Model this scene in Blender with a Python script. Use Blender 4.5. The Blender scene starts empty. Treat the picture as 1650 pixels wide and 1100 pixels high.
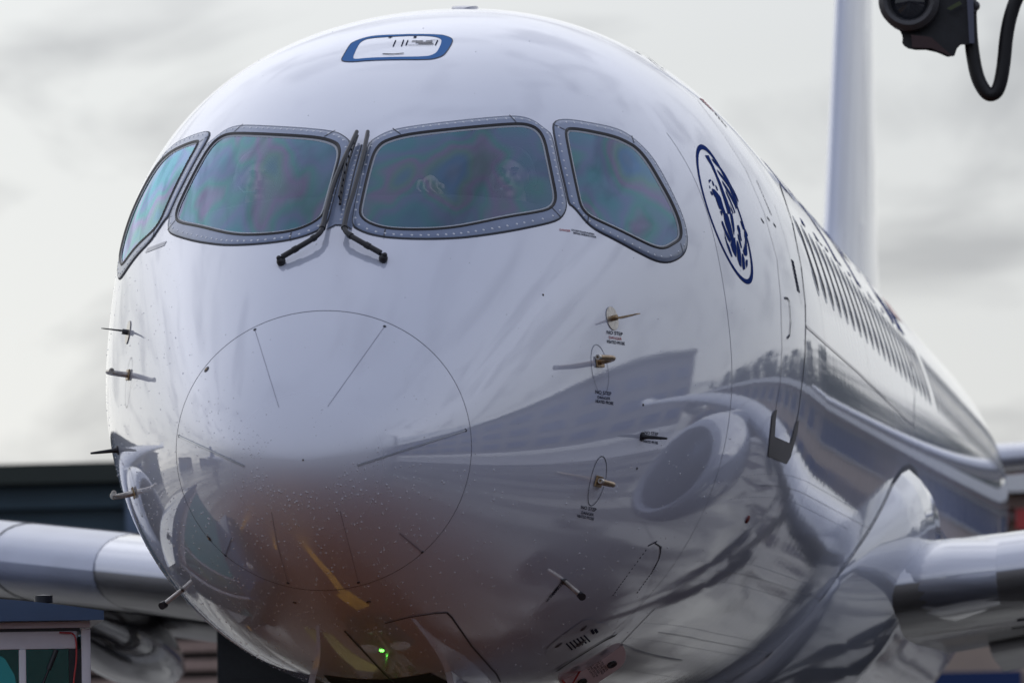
import bpy, bmesh, math, random
import numpy as np
from mathutils import Vector, Matrix
from mathutils.bvhtree import BVHTree
random.seed(7); np.random.seed(7)
scene = bpy.context.scene
R = math.radians
COL = scene.collection
# ------------------------------------------------------------------ camera
CAM = np.array([4.11, -22.75, 1.37]); YAW, PIT, ROL, FPX = R(8.0), R(4.45), R(-0.995), 8735.0
PW, PH = 1650, 1100
_fw = np.array([-math.sin(YAW)*math.cos(PIT), math.cos(YAW)*math.cos(PIT), math.sin(PIT)])
_r = np.array([math.cos(YAW), math.sin(YAW), 0.0]); _u = np.cross(_r, _fw)
_r2 = _r*math.cos(ROL)+_u*math.sin(ROL); _u2 = _u*math.cos(ROL)-_r*math.sin(ROL)
cd = bpy.data.cameras.new('camera'); cam = bpy.data.objects.new('camera', cd); COL.objects.link(cam)
m = Matrix.Identity(4)
for i in range(3):
    m[i][0], m[i][1], m[i][2], m[i][3] = _r2[i], _u2[i], -_fw[i], CAM[i]
cam.matrix_world = m
cd.sensor_width = 36.0; cd.lens = 36.0*FPX/PW; cd.clip_start = 0.5; cd.clip_end = 3000
cd.dof.use_dof = True; cd.dof.focus_distance = 25.4; cd.dof.aperture_fstop = 4.0
scene.camera = cam
# ------------------------------------------------------------------ sky and sun
SUN_EL, SUN_AZ = R(74), R(-12)         # veiled sun high behind a closed cloud layer; azimuth from +Y (aft) towards +X
GLOW = np.array([math.sin(R(-36))*math.cos(R(14)), math.cos(R(-36))*math.cos(R(14)), math.sin(R(14))])   # thinner, brighter cloud low behind the aircraft
sun_dir = np.array([math.sin(SUN_AZ)*math.cos(SUN_EL), math.cos(SUN_AZ)*math.cos(SUN_EL), math.sin(SUN_EL)])
world = bpy.data.worlds.new('World'); scene.world = world; world.use_nodes = True
nt = world.node_tree; nt.nodes.clear(); NL = nt.links
def wn(t, **k):
    n = nt.nodes.new(t)
    for a, b in k.items(): setattr(n, a, b)
    return n
out = wn('ShaderNodeOutputWorld'); bg = wn('ShaderNodeBackground'); bg.inputs[1].default_value = 0.1
NL.new(bg.outputs[0], out.inputs[0])
skyt = wn('ShaderNodeTexSky', sky_type='NISHITA', sun_disc=False, sun_elevation=SUN_EL, sun_rotation=SUN_AZ)
tc = wn('ShaderNodeTexCoord'); sep = wn('ShaderNodeSeparateXYZ'); NL.new(tc.outputs['Generated'], sep.inputs[0])
def wm(op, a, b=None, clamp=False):
    n = wn('ShaderNodeMath', operation=op, use_clamp=clamp)
    for i, v in enumerate((a, b)):
        if v is None: continue
        if isinstance(v, (int, float)): n.inputs[i].default_value = v
        else: NL.new(v, n.inputs[i])
    return n.outputs[0]
zc = wm('MAXIMUM', sep.outputs[2], 0.0); den = wm('ADD', zc, 0.30)
cmb = wn('ShaderNodeCombineXYZ'); NL.new(wm('DIVIDE', sep.outputs[0], den), cmb.inputs[0]); NL.new(wm('DIVIDE', sep.outputs[1], den), cmb.inputs[1])
n1 = wn('ShaderNodeTexNoise'); n1.inputs['Scale'].default_value = 4.6; n1.inputs['Detail'].default_value = 7; n1.inputs['Roughness'].default_value = .52
n1.inputs['Distortion'].default_value = .5
NL.new(cmb.outputs[0], n1.inputs['Vector'])
ramp = wn('ShaderNodeValToRGB'); NL.new(n1.outputs[0], ramp.inputs[0])
ramp.color_ramp.elements[0].position = .34; ramp.color_ramp.elements[0].color = (.68, .68, .695, 1)
ramp.color_ramp.elements[1].position = .50; ramp.color_ramp.elements[1].color = (1, 1, 1, 1)
grad = wn('ShaderNodeValToRGB'); NL.new(zc, grad.inputs[0])
g = grad.color_ramp; g.elements[0].position = 0; g.elements[0].color = (.395, .41, .435, 1)
g.elements[1].position = .9; g.elements[1].color = (.30, .34, .47, 1)
e = g.elements.new(.13); e.color = (.36, .385, .425, 1)
e = g.elements.new(.42); e.color = (.535, .58, .715, 1)
mul = wn('ShaderNodeMixRGB', blend_type='MULTIPLY'); mul.inputs[0].default_value = 1
NL.new(grad.outputs[0], mul.inputs[1]); NL.new(ramp.outputs[0], mul.inputs[2])
# the thin bright part of the cloud layer
dot = wn('ShaderNodeVectorMath', operation='DOT_PRODUCT'); NL.new(tc.outputs['Generated'], dot.inputs[0]); dot.inputs[1].default_value = GLOW
lobe = wm('MULTIPLY', wm('POWER', wm('MAXIMUM', dot.outputs['Value'], 0.0), 3.0), 1.45)
gv = wn('ShaderNodeCombineXYZ')
for i_, k_ in enumerate((1.10, 1.0, .80)): NL.new(wm('MULTIPLY', wm('ADD', wm('MULTIPLY', lobe, k_), 1.0), 10.6), gv.inputs[i_])
sc_ = wn('ShaderNodeVectorMath', operation='MULTIPLY'); NL.new(mul.outputs[0], sc_.inputs[0]); NL.new(gv.outputs[0], sc_.inputs[1])
mix = wn('ShaderNodeMixRGB'); mix.inputs[0].default_value = .95
NL.new(skyt.outputs[0], mix.inputs[1]); NL.new(sc_.outputs[0], mix.inputs[2]); NL.new(mix.outputs[0], bg.inputs[0])
sl = bpy.data.lights.new('sun', 'SUN'); sl.energy = 0.5; sl.angle = R(150); sl.color = (1, .97, .93)
so = bpy.data.objects.new('sun', sl); COL.objects.link(so)
so.rotation_euler = Vector(sun_dir).to_track_quat('Z', 'Y').to_euler()
scene.view_settings.view_transform = 'Standard'; scene.view_settings.look = 'None'
scene.view_settings.exposure = 0.0; scene.view_settings.gamma = 1.0
scene.render.engine = 'CYCLES'
scene.cycles.use_denoising = True
scene.cycles.max_bounces = 10; scene.cycles.transparent_max_bounces = 12; scene.cycles.caustics_refractive = False; scene.cycles.caustics_reflective = False

# ------------------------------------------------------------------ helpers
def link(o, parent=None):
    COL.objects.link(o)
    if parent is not None: o.parent = parent
    return o
def mesh_obj(name, V, F, mat, parent=None, smooth=True, normals=None):
    me = bpy.data.meshes.new(name); me.from_pydata([tuple(map(float, v)) for v in V], [], [tuple(map(int, f)) for f in F]); me.update()
    if mat is not None:
        for mm in (mat if isinstance(mat, (list, tuple)) else [mat]): me.materials.append(mm)
    if smooth: me.polygons.foreach_set('use_smooth', [True]*len(me.polygons))
    if normals is not None: me.normals_split_custom_set_from_vertices([tuple(map(float, n)) for n in normals])
    return link(bpy.data.objects.new(name, me), parent)
def empty(name, loc=(0, 0, 0), parent=None, rz=0):
    o = bpy.data.objects.new(name, None); o.location = loc; o.rotation_euler = (0, 0, rz); o.empty_display_size = .3
    return link(o, parent)
def tag(o, label=None, cat=None, group=None, kind=None):
    if label: o['label'] = label
    if cat: o['category'] = cat
    if group: o['group'] = group
    if kind: o['kind'] = kind
    return o
class MB:
    """collects simple shapes into one mesh"""
    def __init__(s): s.V, s.F, s.M = [], [], []; s.mi = 0
    def add(s, V, F):
        b = len(s.V); s.V += [tuple(map(float, v)) for v in V]; s.F += [tuple(b+i for i in f) for f in F]; s.M += [s.mi]*len(F); return s
    def box(s, lo, hi, rz=0, c=None):
        x0, y0, z0 = lo; x1, y1, z1 = hi
        V = [(x0,y0,z0),(x1,y0,z0),(x1,y1,z0),(x0,y1,z0),(x0,y0,z1),(x1,y0,z1),(x1,y1,z1),(x0,y1,z1)]
        return s.add(V, [(0,3,2,1),(4,5,6,7),(0,1,5,4),(1,2,6,5),(2,3,7,6),(3,0,4,7)])
    def tube(s, pts, rad, n=10, caps=True):
        P = [np.array(p, float) for p in pts]; rs = rad if isinstance(rad, (list, tuple, np.ndarray)) else [rad]*len(P)
        V, F = [], []; a = None
        for i, p in enumerate(P):
            d = P[min(i+1, len(P)-1)]-P[max(i-1, 0)]; d = d/(np.linalg.norm(d)+1e-12)
            if a is None: a = np.cross(d, [0, 0, 1.] if abs(d[2]) < .9 else [1., 0, 0])
            a = a-d*a.dot(d); a = a/(np.linalg.norm(a)+1e-12); b = np.cross(d, a)
            for k in range(n):
                t = 2*math.pi*k/n; V.append(p+rs[i]*(a*math.cos(t)+b*math.sin(t)))
        for i in range(len(P)-1):
            for k in range(n):
                k2 = (k+1) % n; F.append((i*n+k, i*n+k2, (i+1)*n+k2, (i+1)*n+k))
        if caps: F.append(tuple(range(n-1, -1, -1))); F.append(tuple((len(P)-1)*n+k for k in range(n)))
        return s.add(V, F)
    def lathe(s, prof, axis_o, axis=(0, 1, 0), n=48, close=False):
        """prof: (along, radius)"""
        a = np.array(axis, float); a /= np.linalg.norm(a); ref = np.array([0, 0, 1.]) if abs(a[2]) < .9 else np.array([1., 0, 0])
        u = np.cross(a, ref); u /= np.linalg.norm(u); w = np.cross(a, u); o = np.array(axis_o, float)
        V = [o+a*t+r*(u*math.cos(2*math.pi*k/n)+w*math.sin(2*math.pi*k/n)) for t, r in prof for k in range(n)]
        F = [(i*n+k, i*n+(k+1) % n, (i+1)*n+(k+1) % n, (i+1)*n+k) for i in range(len(prof)-1) for k in range(n)]
        return s.add(V, F)
    def ball(s, c, r, nu=12, nv=8):
        c = np.array(c, float); r = np.array(r if hasattr(r, '__len__') else (r, r, r), float)
        V = [c+r*np.array([0, 0, 1.])]
        for i in range(1, nv):
            p = math.pi*i/nv
            for k in range(nu): t = 2*math.pi*k/nu; V.append(c+r*np.array([math.sin(p)*math.cos(t), math.sin(p)*math.sin(t), math.cos(p)]))
        V.append(c-r*np.array([0, 0, 1.])); F = [(0, 1+k, 1+(k+1) % nu) for k in range(nu)]
        for i in range(nv-2):
            for k in range(nu): a = 1+i*nu+k; b = 1+i*nu+(k+1) % nu; F.append((a, a+nu, b+nu, b))
        L = len(V)-1; F += [(L, 1+(nv-2)*nu+(k+1) % nu, 1+(nv-2)*nu+k) for k in range(nu)]
        return s.add(V, F)
    def prism(s, poly, z0, z1, f=lambda x, y, z: (x, y, z)):
        n = len(poly); V = [f(x, y, z0) for x, y in poly]+[f(x, y, z1) for x, y in poly]
        F = [tuple(range(n-1, -1, -1)), tuple(range(n, 2*n))]+[(i, (i+1) % n, n+(i+1) % n, n+i) for i in range(n)]
        return s.add(V, F)
    def dome(s, p, nrm, r, h=None, n=8):
        h = r*.7 if h is None else h; nrm = np.array(nrm, float); ref = np.array([0, 0, 1.]) if abs(nrm[2]) < .9 else np.array([1., 0, 0])
        a = np.cross(nrm, ref); a /= np.linalg.norm(a); b = np.cross(nrm, a); p = np.array(p, float)
        V = [p+rr*r*(a*math.cos(2*math.pi*k/n)+b*math.sin(2*math.pi*k/n))+nrm*hh*h for rr, hh in ((1, 0), (.72, .7)) for k in range(n)]+[p+nrm*h]
        F = [(k, (k+1) % n, n+(k+1) % n, n+k) for k in range(n)]+[(n+k, n+(k+1) % n, 2*n) for k in range(n)]
        return s.add(V, F)
    def build(s, name, mat, parent=None, smooth=False, bevel=0, angle=40):
        o = mesh_obj(name, s.V, s.F, mat, parent, smooth=smooth); me = o.data
        if any(s.M): me.polygons.foreach_set('material_index', s.M)
        bm = bmesh.new(); bm.from_mesh(me); bmesh.ops.recalc_face_normals(bm, faces=bm.faces)
        if bevel: 
            bmesh.ops.bevel(bm, geom=[e for e in bm.edges if e.is_manifold and e.calc_face_angle(0) > .5], offset=bevel, segments=2, affect='EDGES', profile=.6)
        bm.to_mesh(me); bm.free()
        if smooth or bevel:
            me.polygons.foreach_set('use_smooth', [True]*len(me.polygons))
            try: me.set_sharp_from_angle(angle=R(angle))
            except Exception: pass
        return o
# ------------------------------------------------------------------ materials
def mat(name, col=(.5, .5, .5), rough=.5, metal=0, coat=0, spec=.5, var=0, vscale=4, bump=0, bscale=30, emit=0, coat_rough=.03):
    M = bpy.data.materials.new(name); M.use_nodes = True; t = M.node_tree; b = t.nodes['Principled BSDF']
    b.inputs['Base Color'].default_value = (*col, 1); b.inputs['Roughness'].default_value = rough; b.inputs['Metallic'].default_value = metal
    b.inputs['Coat Weight'].default_value = coat; b.inputs['Coat Roughness'].default_value = coat_rough; b.inputs['Specular IOR Level'].default_value = spec
    if emit: b.inputs['Emission Color'].default_value = (*col, 1); b.inputs['Emission Strength'].default_value = emit
    if var or bump:
        c = t.nodes.new('ShaderNodeTexCoord')
        if var:
            n = t.nodes.new('ShaderNodeTexNoise'); n.inputs['Scale'].default_value = vscale; n.inputs['Detail'].default_value = 6
            t.links.new(c.outputs['Object'], n.inputs['Vector'])
            r = t.nodes.new('ShaderNodeValToRGB'); t.links.new(n.outputs[0], r.inputs[0])
            r.color_ramp.elements[0].position = .3; r.color_ramp.elements[1].position = .7
            r.color_ramp.elements[0].color = (*[max(0, x*(1-var)) for x in col], 1); r.color_ramp.elements[1].color = (*[min(1, x*(1+var)) for x in col], 1)
            t.links.new(r.outputs[0], b.inputs['Base Color'])
        if bump:
            n = t.nodes.new('ShaderNodeTexNoise'); n.inputs['Scale'].default_value = bscale; n.inputs['Detail'].default_value = 4
            t.links.new(c.outputs['Object'], n.inputs['Vector']); bn = t.nodes.new('ShaderNodeBump'); bn.inputs['Strength'].default_value = bump; bn.inputs['Distance'].default_value = .02
            t.links.new(n.outputs[0], bn.inputs['Height']); t.links.new(bn.outputs[0], b.inputs['Normal'])
    return M
def add_math(t, op, a, b=None, clamp=False):
    n = t.nodes.new('ShaderNodeMath'); n.operation = op; n.use_clamp = clamp
    for i, v in enumerate((a, b)):
        if v is None: continue
        if isinstance(v, (int, float)): n.inputs[i].default_value = v
        else: t.links.new(v, n.inputs[i])
    return n.outputs[0]
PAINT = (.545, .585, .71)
def paint_material(name, base=PAINT, wavy=True, boot=False):
    """glossy white airliner paint: diffuse base under a clear coat; skin waviness between frames aft of the door, water film on the nose"""
    M = bpy.data.materials.new(name); M.use_nodes = True; t = M.node_tree; b = t.nodes['Principled BSDF']
    b.inputs['Roughness'].default_value = .45; b.inputs['Specular IOR Level'].default_value = .25
    b.inputs['Coat Weight'].default_value = 1; b.inputs['Coat Roughness'].default_value = .025; b.inputs['Coat IOR'].default_value = 2.9
    c = t.nodes.new('ShaderNodeTexCoord'); ob = c.outputs['Object']
    n = t.nodes.new('ShaderNodeTexNoise'); n.inputs['Scale'].default_value = 1.3; n.inputs['Detail'].default_value = 8; t.links.new(ob, n.inputs['Vector'])
    r = t.nodes.new('ShaderNodeValToRGB'); t.links.new(n.outputs[0], r.inputs[0])
    r.color_ramp.elements[0].position = .3; r.color_ramp.elements[1].position = .65
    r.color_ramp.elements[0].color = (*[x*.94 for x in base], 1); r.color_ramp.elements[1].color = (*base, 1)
    t.links.new(r.outputs[0], b.inputs['Base Color'])
    s = t.nodes.new('ShaderNodeSeparateXYZ'); t.links.new(ob, s.inputs[0])
    # fine orange peel and dried droplets everywhere
    fine = t.nodes.new('ShaderNodeTexNoise'); fine.inputs['Scale'].default_value = 90; fine.inputs['Detail'].default_value = 3; t.links.new(ob, fine.inputs['Vector'])
    h = add_math(t, 'MULTIPLY', fine.outputs[0], .00006)
    if wavy:
        aft = add_math(t, 'MULTIPLY', add_math(t, 'SUBTRACT', s.outputs[1], 4.0), 1.0, clamp=True)
        mp = t.nodes.new('ShaderNodeMapping'); t.links.new(ob, mp.inputs[0]); mp.inputs['Scale'].default_value = (1.0, 9.0, 1.0)
        wv = t.nodes.new('ShaderNodeTexNoise'); wv.inputs['Scale'].default_value = 1.6; wv.inputs['Detail'].default_value = 3; t.links.new(mp.outputs[0], wv.inputs['Vector'])
        fr = add_math(t, 'SINE', add_math(t, 'MULTIPLY', s.outputs[1], 2*math.pi/.26))
        a = add_math(t, 'ADD', add_math(t, 'MULTIPLY', wv.outputs[0], .00028), add_math(t, 'MULTIPLY', fr, .00005))
        h = add_math(t, 'ADD', h, add_math(t, 'MULTIPLY', a, aft))
        lo = t.nodes.new('ShaderNodeTexNoise'); lo.inputs['Scale'].default_value = 2.2; t.links.new(ob, lo.inputs['Vector'])
        h = add_math(t, 'ADD', h, add_math(t, 'MULTIPLY', lo.outputs[0], .0005))
    bn = t.nodes.new('ShaderNodeBump'); bn.inputs['Strength'].default_value = 1; bn.inputs['Distance'].default_value = 1
    t.links.new(h, bn.inputs['Height']); t.links.new(bn.outputs[0], b.inputs['Coat Normal'])
    if boot:   # matt rain-erosion boot on the tip of the radome
        v = t.nodes.new('ShaderNodeVectorMath'); v.operation = 'DISTANCE'; t.links.new(ob, v.inputs[0]); v.inputs[1].default_value = (0, 0, 2.66)
        mr = t.nodes.new('ShaderNodeMapRange'); mr.interpolation_type = 'SMOOTHSTEP'; t.links.new(v.outputs['Value'], mr.inputs[0])
        mr.inputs[1].default_value = .22; mr.inputs[2].default_value = .50; mr.inputs[3].default_value = .48; mr.inputs[4].default_value = .03
        t.links.new(mr.outputs[0], b.inputs['Coat Roughness'])
    return M
M_PAINT = paint_material('white_skin_paint'); M_RADOME = paint_material('radome_paint', wavy=False, boot=True)
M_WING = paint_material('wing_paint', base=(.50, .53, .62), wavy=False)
M_LIP = mat('slat_grey_paint', (.46, .49, .58), .38, coat=.35, coat_rough=.15, var=.06)
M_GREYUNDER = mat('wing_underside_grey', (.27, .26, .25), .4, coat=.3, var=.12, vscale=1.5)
M_FRAME = mat('window_frame_metal', (.155, .20, .31), .38, metal=.35, coat=.35, var=.08, vscale=8)
M_SEAL = mat('black_rubber_seal', (.012, .012, .016), .5, spec=.4)
M_BEAD = mat('grey_sealant_bead', (.30, .33, .38), .45)
M_LINE = mat('panel_gap_dark', (.035, .04, .055), .6)
M_FAINT = mat('panel_gap_faint', (.24, .26, .33), .4, coat=.5)
M_SEAM = mat('radome_seam_grey', (.33, .35, .43), .4, coat=.6)
M_HAIR = mat('panel_gap_hairline', (.24, .25, .32), .4, coat=.6)
M_BOLT = mat('frame_bolt_metal', (.55, .58, .63), .3, metal=.8)
M_BLACK = mat('black_coated_metal', (.012, .013, .018), .42, spec=.5, var=.3, vscale=30)
M_RUBBER = mat('tyre_rubber', (.018, .018, .019), .75, bump=.3)
M_DARK = mat('dark_grey_metal', (.06, .06, .065), .5, var=.2)
M_STEEL = mat('probe_steel', (.50, .47, .43), .3, metal=.9, var=.2, vscale=60)
M_BRONZE = mat('heat_tinted_probe', (.34, .24, .14), .33, metal=.85, var=.35, vscale=50)
M_NAVY = mat('navy_livery_blue', (.024, .048, .19), .5, spec=0)
M_BLUE = mat('hatch_marking_blue', (.09, .20, .44), .5, spec=0)
M_TEXT = mat('stencil_black', (.03, .035, .06), .6, spec=0)
M_REDTX = mat('stencil_red', (.40, .05, .06), .5)
M_SCUFF = mat('sill_scuff_plate', (.055, .048, .045), .45, metal=.4, var=.2)
M_YELLOW = mat('yellow_paint', (.70, .33, .02), .55, var=.2, vscale=3)
M_RED = mat('red_paint', (.50, .02, .025), .4, coat=.5)
M_COCKPIT = mat('cockpit_liner_dark', (.06, .065, .075), .8)
M_SEATM = mat('seat_cover_dark', (.03, .032, .04), .8, bump=.2)
M_SKIN = mat('skin', (.52, .38, .34), .5, var=.06, vscale=30)
M_HAIRB = mat('brown_hair', (.05, .03, .02), .6)
M_SHIRT = mat('dark_uniform', (.02, .024, .04), .8)
M_PANE = mat('cabin_pane_dark', (.022, .027, .042), .6, spec=.08)
def glass_material(name, tint=(.84, .89, .92), irid=True, body=(.55, .60, .68)):
    M = bpy.data.materials.new(name); M.use_nodes = True; t = M.node_tree; t.nodes.clear(); L = t.links
    o = t.nodes.new('ShaderNodeOutputMaterial'); mx = t.nodes.new('ShaderNodeMixShader'); tr = t.nodes.new('ShaderNodeBsdfTransparent'); gl = t.nodes.new('ShaderNodeBsdfGlossy')
    tr.inputs[0].default_value = (*tint, 1); gl.inputs['Roughness'].default_value = .02
    L.new(tr.outputs[0], mx.inputs[1]); L.new(gl.outputs[0], mx.inputs[2]); L.new(mx.outputs[0], o.inputs[0])
    fr = t.nodes.new('ShaderNodeFresnel'); fr.inputs[0].default_value = 1.7
    L.new(add_math(t, 'ADD', add_math(t, 'MULTIPLY', fr.outputs[0], 1.2), .10, clamp=True), mx.inputs[0])
    if irid:   # stress colours of the heated laminated pane
        c = t.nodes.new('ShaderNodeTexCoord'); n = t.nodes.new('ShaderNodeTexNoise'); n.inputs['Scale'].default_value = 1.7; n.inputs['Detail'].default_value = 1.6; n.inputs['Distortion'].default_value = .2
        mp = t.nodes.new('ShaderNodeMapping'); mp.inputs['Scale'].default_value = (2.2, .5, 1.5); L.new(c.outputs['Object'], mp.inputs[0]); L.new(mp.outputs[0], n.inputs['Vector'])
        r = t.nodes.new('ShaderNodeValToRGB'); L.new(n.outputs[0], r.inputs[0]); cr = r.color_ramp
        stops = [(.22, (.36, .56, .84)), (.36, (.32, .66, .78)), (.44, (.46, .58, .86)), (.50, (.36, .70, .74)), (.55, (.58, .56, .82)), (.61, (.44, .68, .70)), (.68, (.36, .58, .88)), (.80, (.50, .60, .80))]
        cr.elements[0].position, cr.elements[0].color = stops[0][0], (*stops[0][1], 1); cr.elements[1].position, cr.elements[1].color = stops[-1][0], (*stops[-1][1], 1)
        for p, cc in stops[1:-1]: e = cr.elements.new(p); e.color = (*cc, 1)
        L.new(r.outputs[0], gl.inputs[0])
    else: gl.inputs[0].default_value = (*body, 1)
    return M
M_GLASS = glass_material('windshield_glass'); M_TEAL = glass_material('teal_cab_glass', tint=(.35, .92, .88), irid=False, body=(.5, .7, .7))
M_DROP = bpy.data.materials.new('water_droplet'); M_DROP.use_nodes = True
_t = M_DROP.node_tree; _p = _t.nodes['Principled BSDF']; _p.inputs['Base Color'].default_value = (.85, .88, .92, 1); _p.inputs['Roughness'].default_value = .05; _p.inputs['IOR'].default_value = 1.6  # white body colour paints in the sky light refracted by the drops
_m = _t.nodes.new('ShaderNodeMixShader'); _a = _t.nodes.new('ShaderNodeBsdfTransparent'); _m.inputs[0].default_value = .42
_t.links.new(_a.outputs[0], _m.inputs[1]); _t.links.new(_p.outputs[0], _m.inputs[2]); _t.links.new(_m.outputs[0], _t.nodes['Material Output'].inputs[0])

# ------------------------------------------------------------------ fuselage surface  P(y, theta)
NV = np.array([-0.4479, 0.0109, 0.4047, 0.7409, 1.0858, 1.4723, 1.7324, 1.7677, 1.7316, 2.5331, 2.6367, 2.9553, 3.481, 4.1833, 4.8497, 5.2449, 5.3696, 5.244, 2.9605, 2.6766, 2.3694, 2.049, 1.787, 1.6813, 1.638, 1.5979, 1.6379, 2.6363, 2.6719, 2.7115, 2.7663, 2.8999, 3.176, 3.4276, 3.4888, 3.4273, 2.0869, 1.953, 1.9204, 2.0549, 2.3809, 2.5624, 2.0662, 2.0114, 1.9979]).reshape(5, 9)
S1 = math.sqrt(6.2)
def bspl(c, s):
    mm = len(c)-3; u = np.clip(s/S1*mm, 0, mm-1e-9); k = u.astype(int); t = u-k
    return ((1-t)**3*c[k]+(3*t**3-6*t**2+4)*c[k+1]+(-3*t**3+3*t**2+3*t+1)*c[k+2]+t**3*c[k+3])/6
TAIL0, TAIL1 = 23.5, 37.6
def curves(y):
    y = np.asarray(y, float); s = np.sqrt(np.clip(y, 0, 6.2)); w, t, b, mm, n = (bspl(c, s) for c in NV)
    u = np.clip((y-TAIL0)/(TAIL1-TAIL0), 0, 1)
    w = np.maximum(w, 1e-4)*(.09+.91*(1-u**2.1)**.85); t = t-.80*u**2.2; fr = np.where(u > 0, .4995, 0)
    b2 = b+2.75*u**1.55; mm = np.where(u > 0, b2+(t-b2)*.4995, mm)
    return w, t, b2, mm, n
def sect(y, th):
    w, t, b, mm, n = curves(y); c, s = np.cos(th), np.sin(th)
    k = np.clip(s/.55, 0, 1); nn = 2+(n-2)*k*k*(3-2*k)
    r = (np.abs(c)**nn+np.abs(s)**nn)**(-1/nn)
    x = w*c*r; z = mm+np.where(s >= 0, t-mm, mm-b)*s*r
    return np.stack([x, np.broadcast_to(y, x.shape).astype(float), z], -1)
def surf(y, th, off=0.0, need_n=True):
    y = np.asarray(y, float); th = np.asarray(th, float); y, th = np.broadcast_arrays(y, th)
    P = sect(y, th)
    if not need_n: return P
    s = np.sqrt(np.maximum(y, 1e-5)); e = 2e-3
    dy = sect((s+e)**2, th)-sect(np.maximum(s-e, 1e-4)**2, th); dt = sect(y, th+2e-3)-sect(y, th-2e-3)
    N = np.cross(dt, dy); N /= np.linalg.norm(N, axis=-1, keepdims=True)+1e-15
    ctr = np.stack([0*y, y+.6, curves(y)[3]], -1); N *= np.sign((N*(P-ctr)).sum(-1, keepdims=True))
    return P+N*np.asarray(off)[..., None] if np.ndim(off) else P+N*off, N
def param(P):
    P = np.asarray(P, float); w, t, b, mm, n = curves(P[..., 1]); dz = P[..., 2]-mm
    return P[..., 1], np.arctan2(dz/np.where(dz >= 0, t-mm, mm-b), P[..., 0]/w)
def grid(ys, ths, off=0.0, closed=False, keep=None):
    Y, T = np.meshgrid(ys, ths, indexing='ij'); P, N = surf(Y, T, off); ny, n_t = Y.shape
    F = []; m_ = n_t if closed else n_t-1
    for i in range(ny-1):
        for k in range(m_):
            k2 = (k+1) % n_t
            if keep is None or keep[i, k]: F.append((i*n_t+k, i*n_t+k2, (i+1)*n_t+k2, (i+1)*n_t+k))
    P, N = P.reshape(-1, 3), N.reshape(-1, 3)
    f = F[len(F)//2]; n_ = np.cross(P[f[1]]-P[f[0]], P[f[2]]-P[f[0]])
    if n_.dot(N[f[0]]) < 0: F = [q[::-1] for q in F]
    return P, F, N
_ys = np.concatenate([np.linspace(.004, S1, 190)**2, np.linspace(6.4, 24, 60), np.linspace(24.4, 37.6, 30)])
_V, _F, _ = grid(_ys, np.linspace(0, 2*math.pi, 240, endpoint=False), closed=True)
BVH = BVHTree.FromPolygons([Vector(v) for v in _V], _F)
CAMV = Vector(CAM)
def ray_dir(u, v):
    d = _fw*FPX+_r2*(u-PW/2)-_u2*(v-PH/2); return d/np.linalg.norm(d)
def at_y(u, v, y):
    """world point seen at photo pixel (u, v) on the plane at depth y"""
    d = ray_dir(u, v); return CAM+d*((y-CAM[1])/d[1])
def hit(u, v):
    """fuselage (y, theta) seen at photo pixel (u, v)"""
    p = BVH.ray_cast(CAMV, Vector(ray_dir(u, v)))[0]
    if p is None: p = min((BVH.find_nearest(Vector(at_y(u, v, y_))) for y_ in np.linspace(.5, 16, 80)), key=lambda q: q[3])[0]
    return param(np.array(p))
def hits(px):
    return np.array([hit(*p) for p in px])
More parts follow.
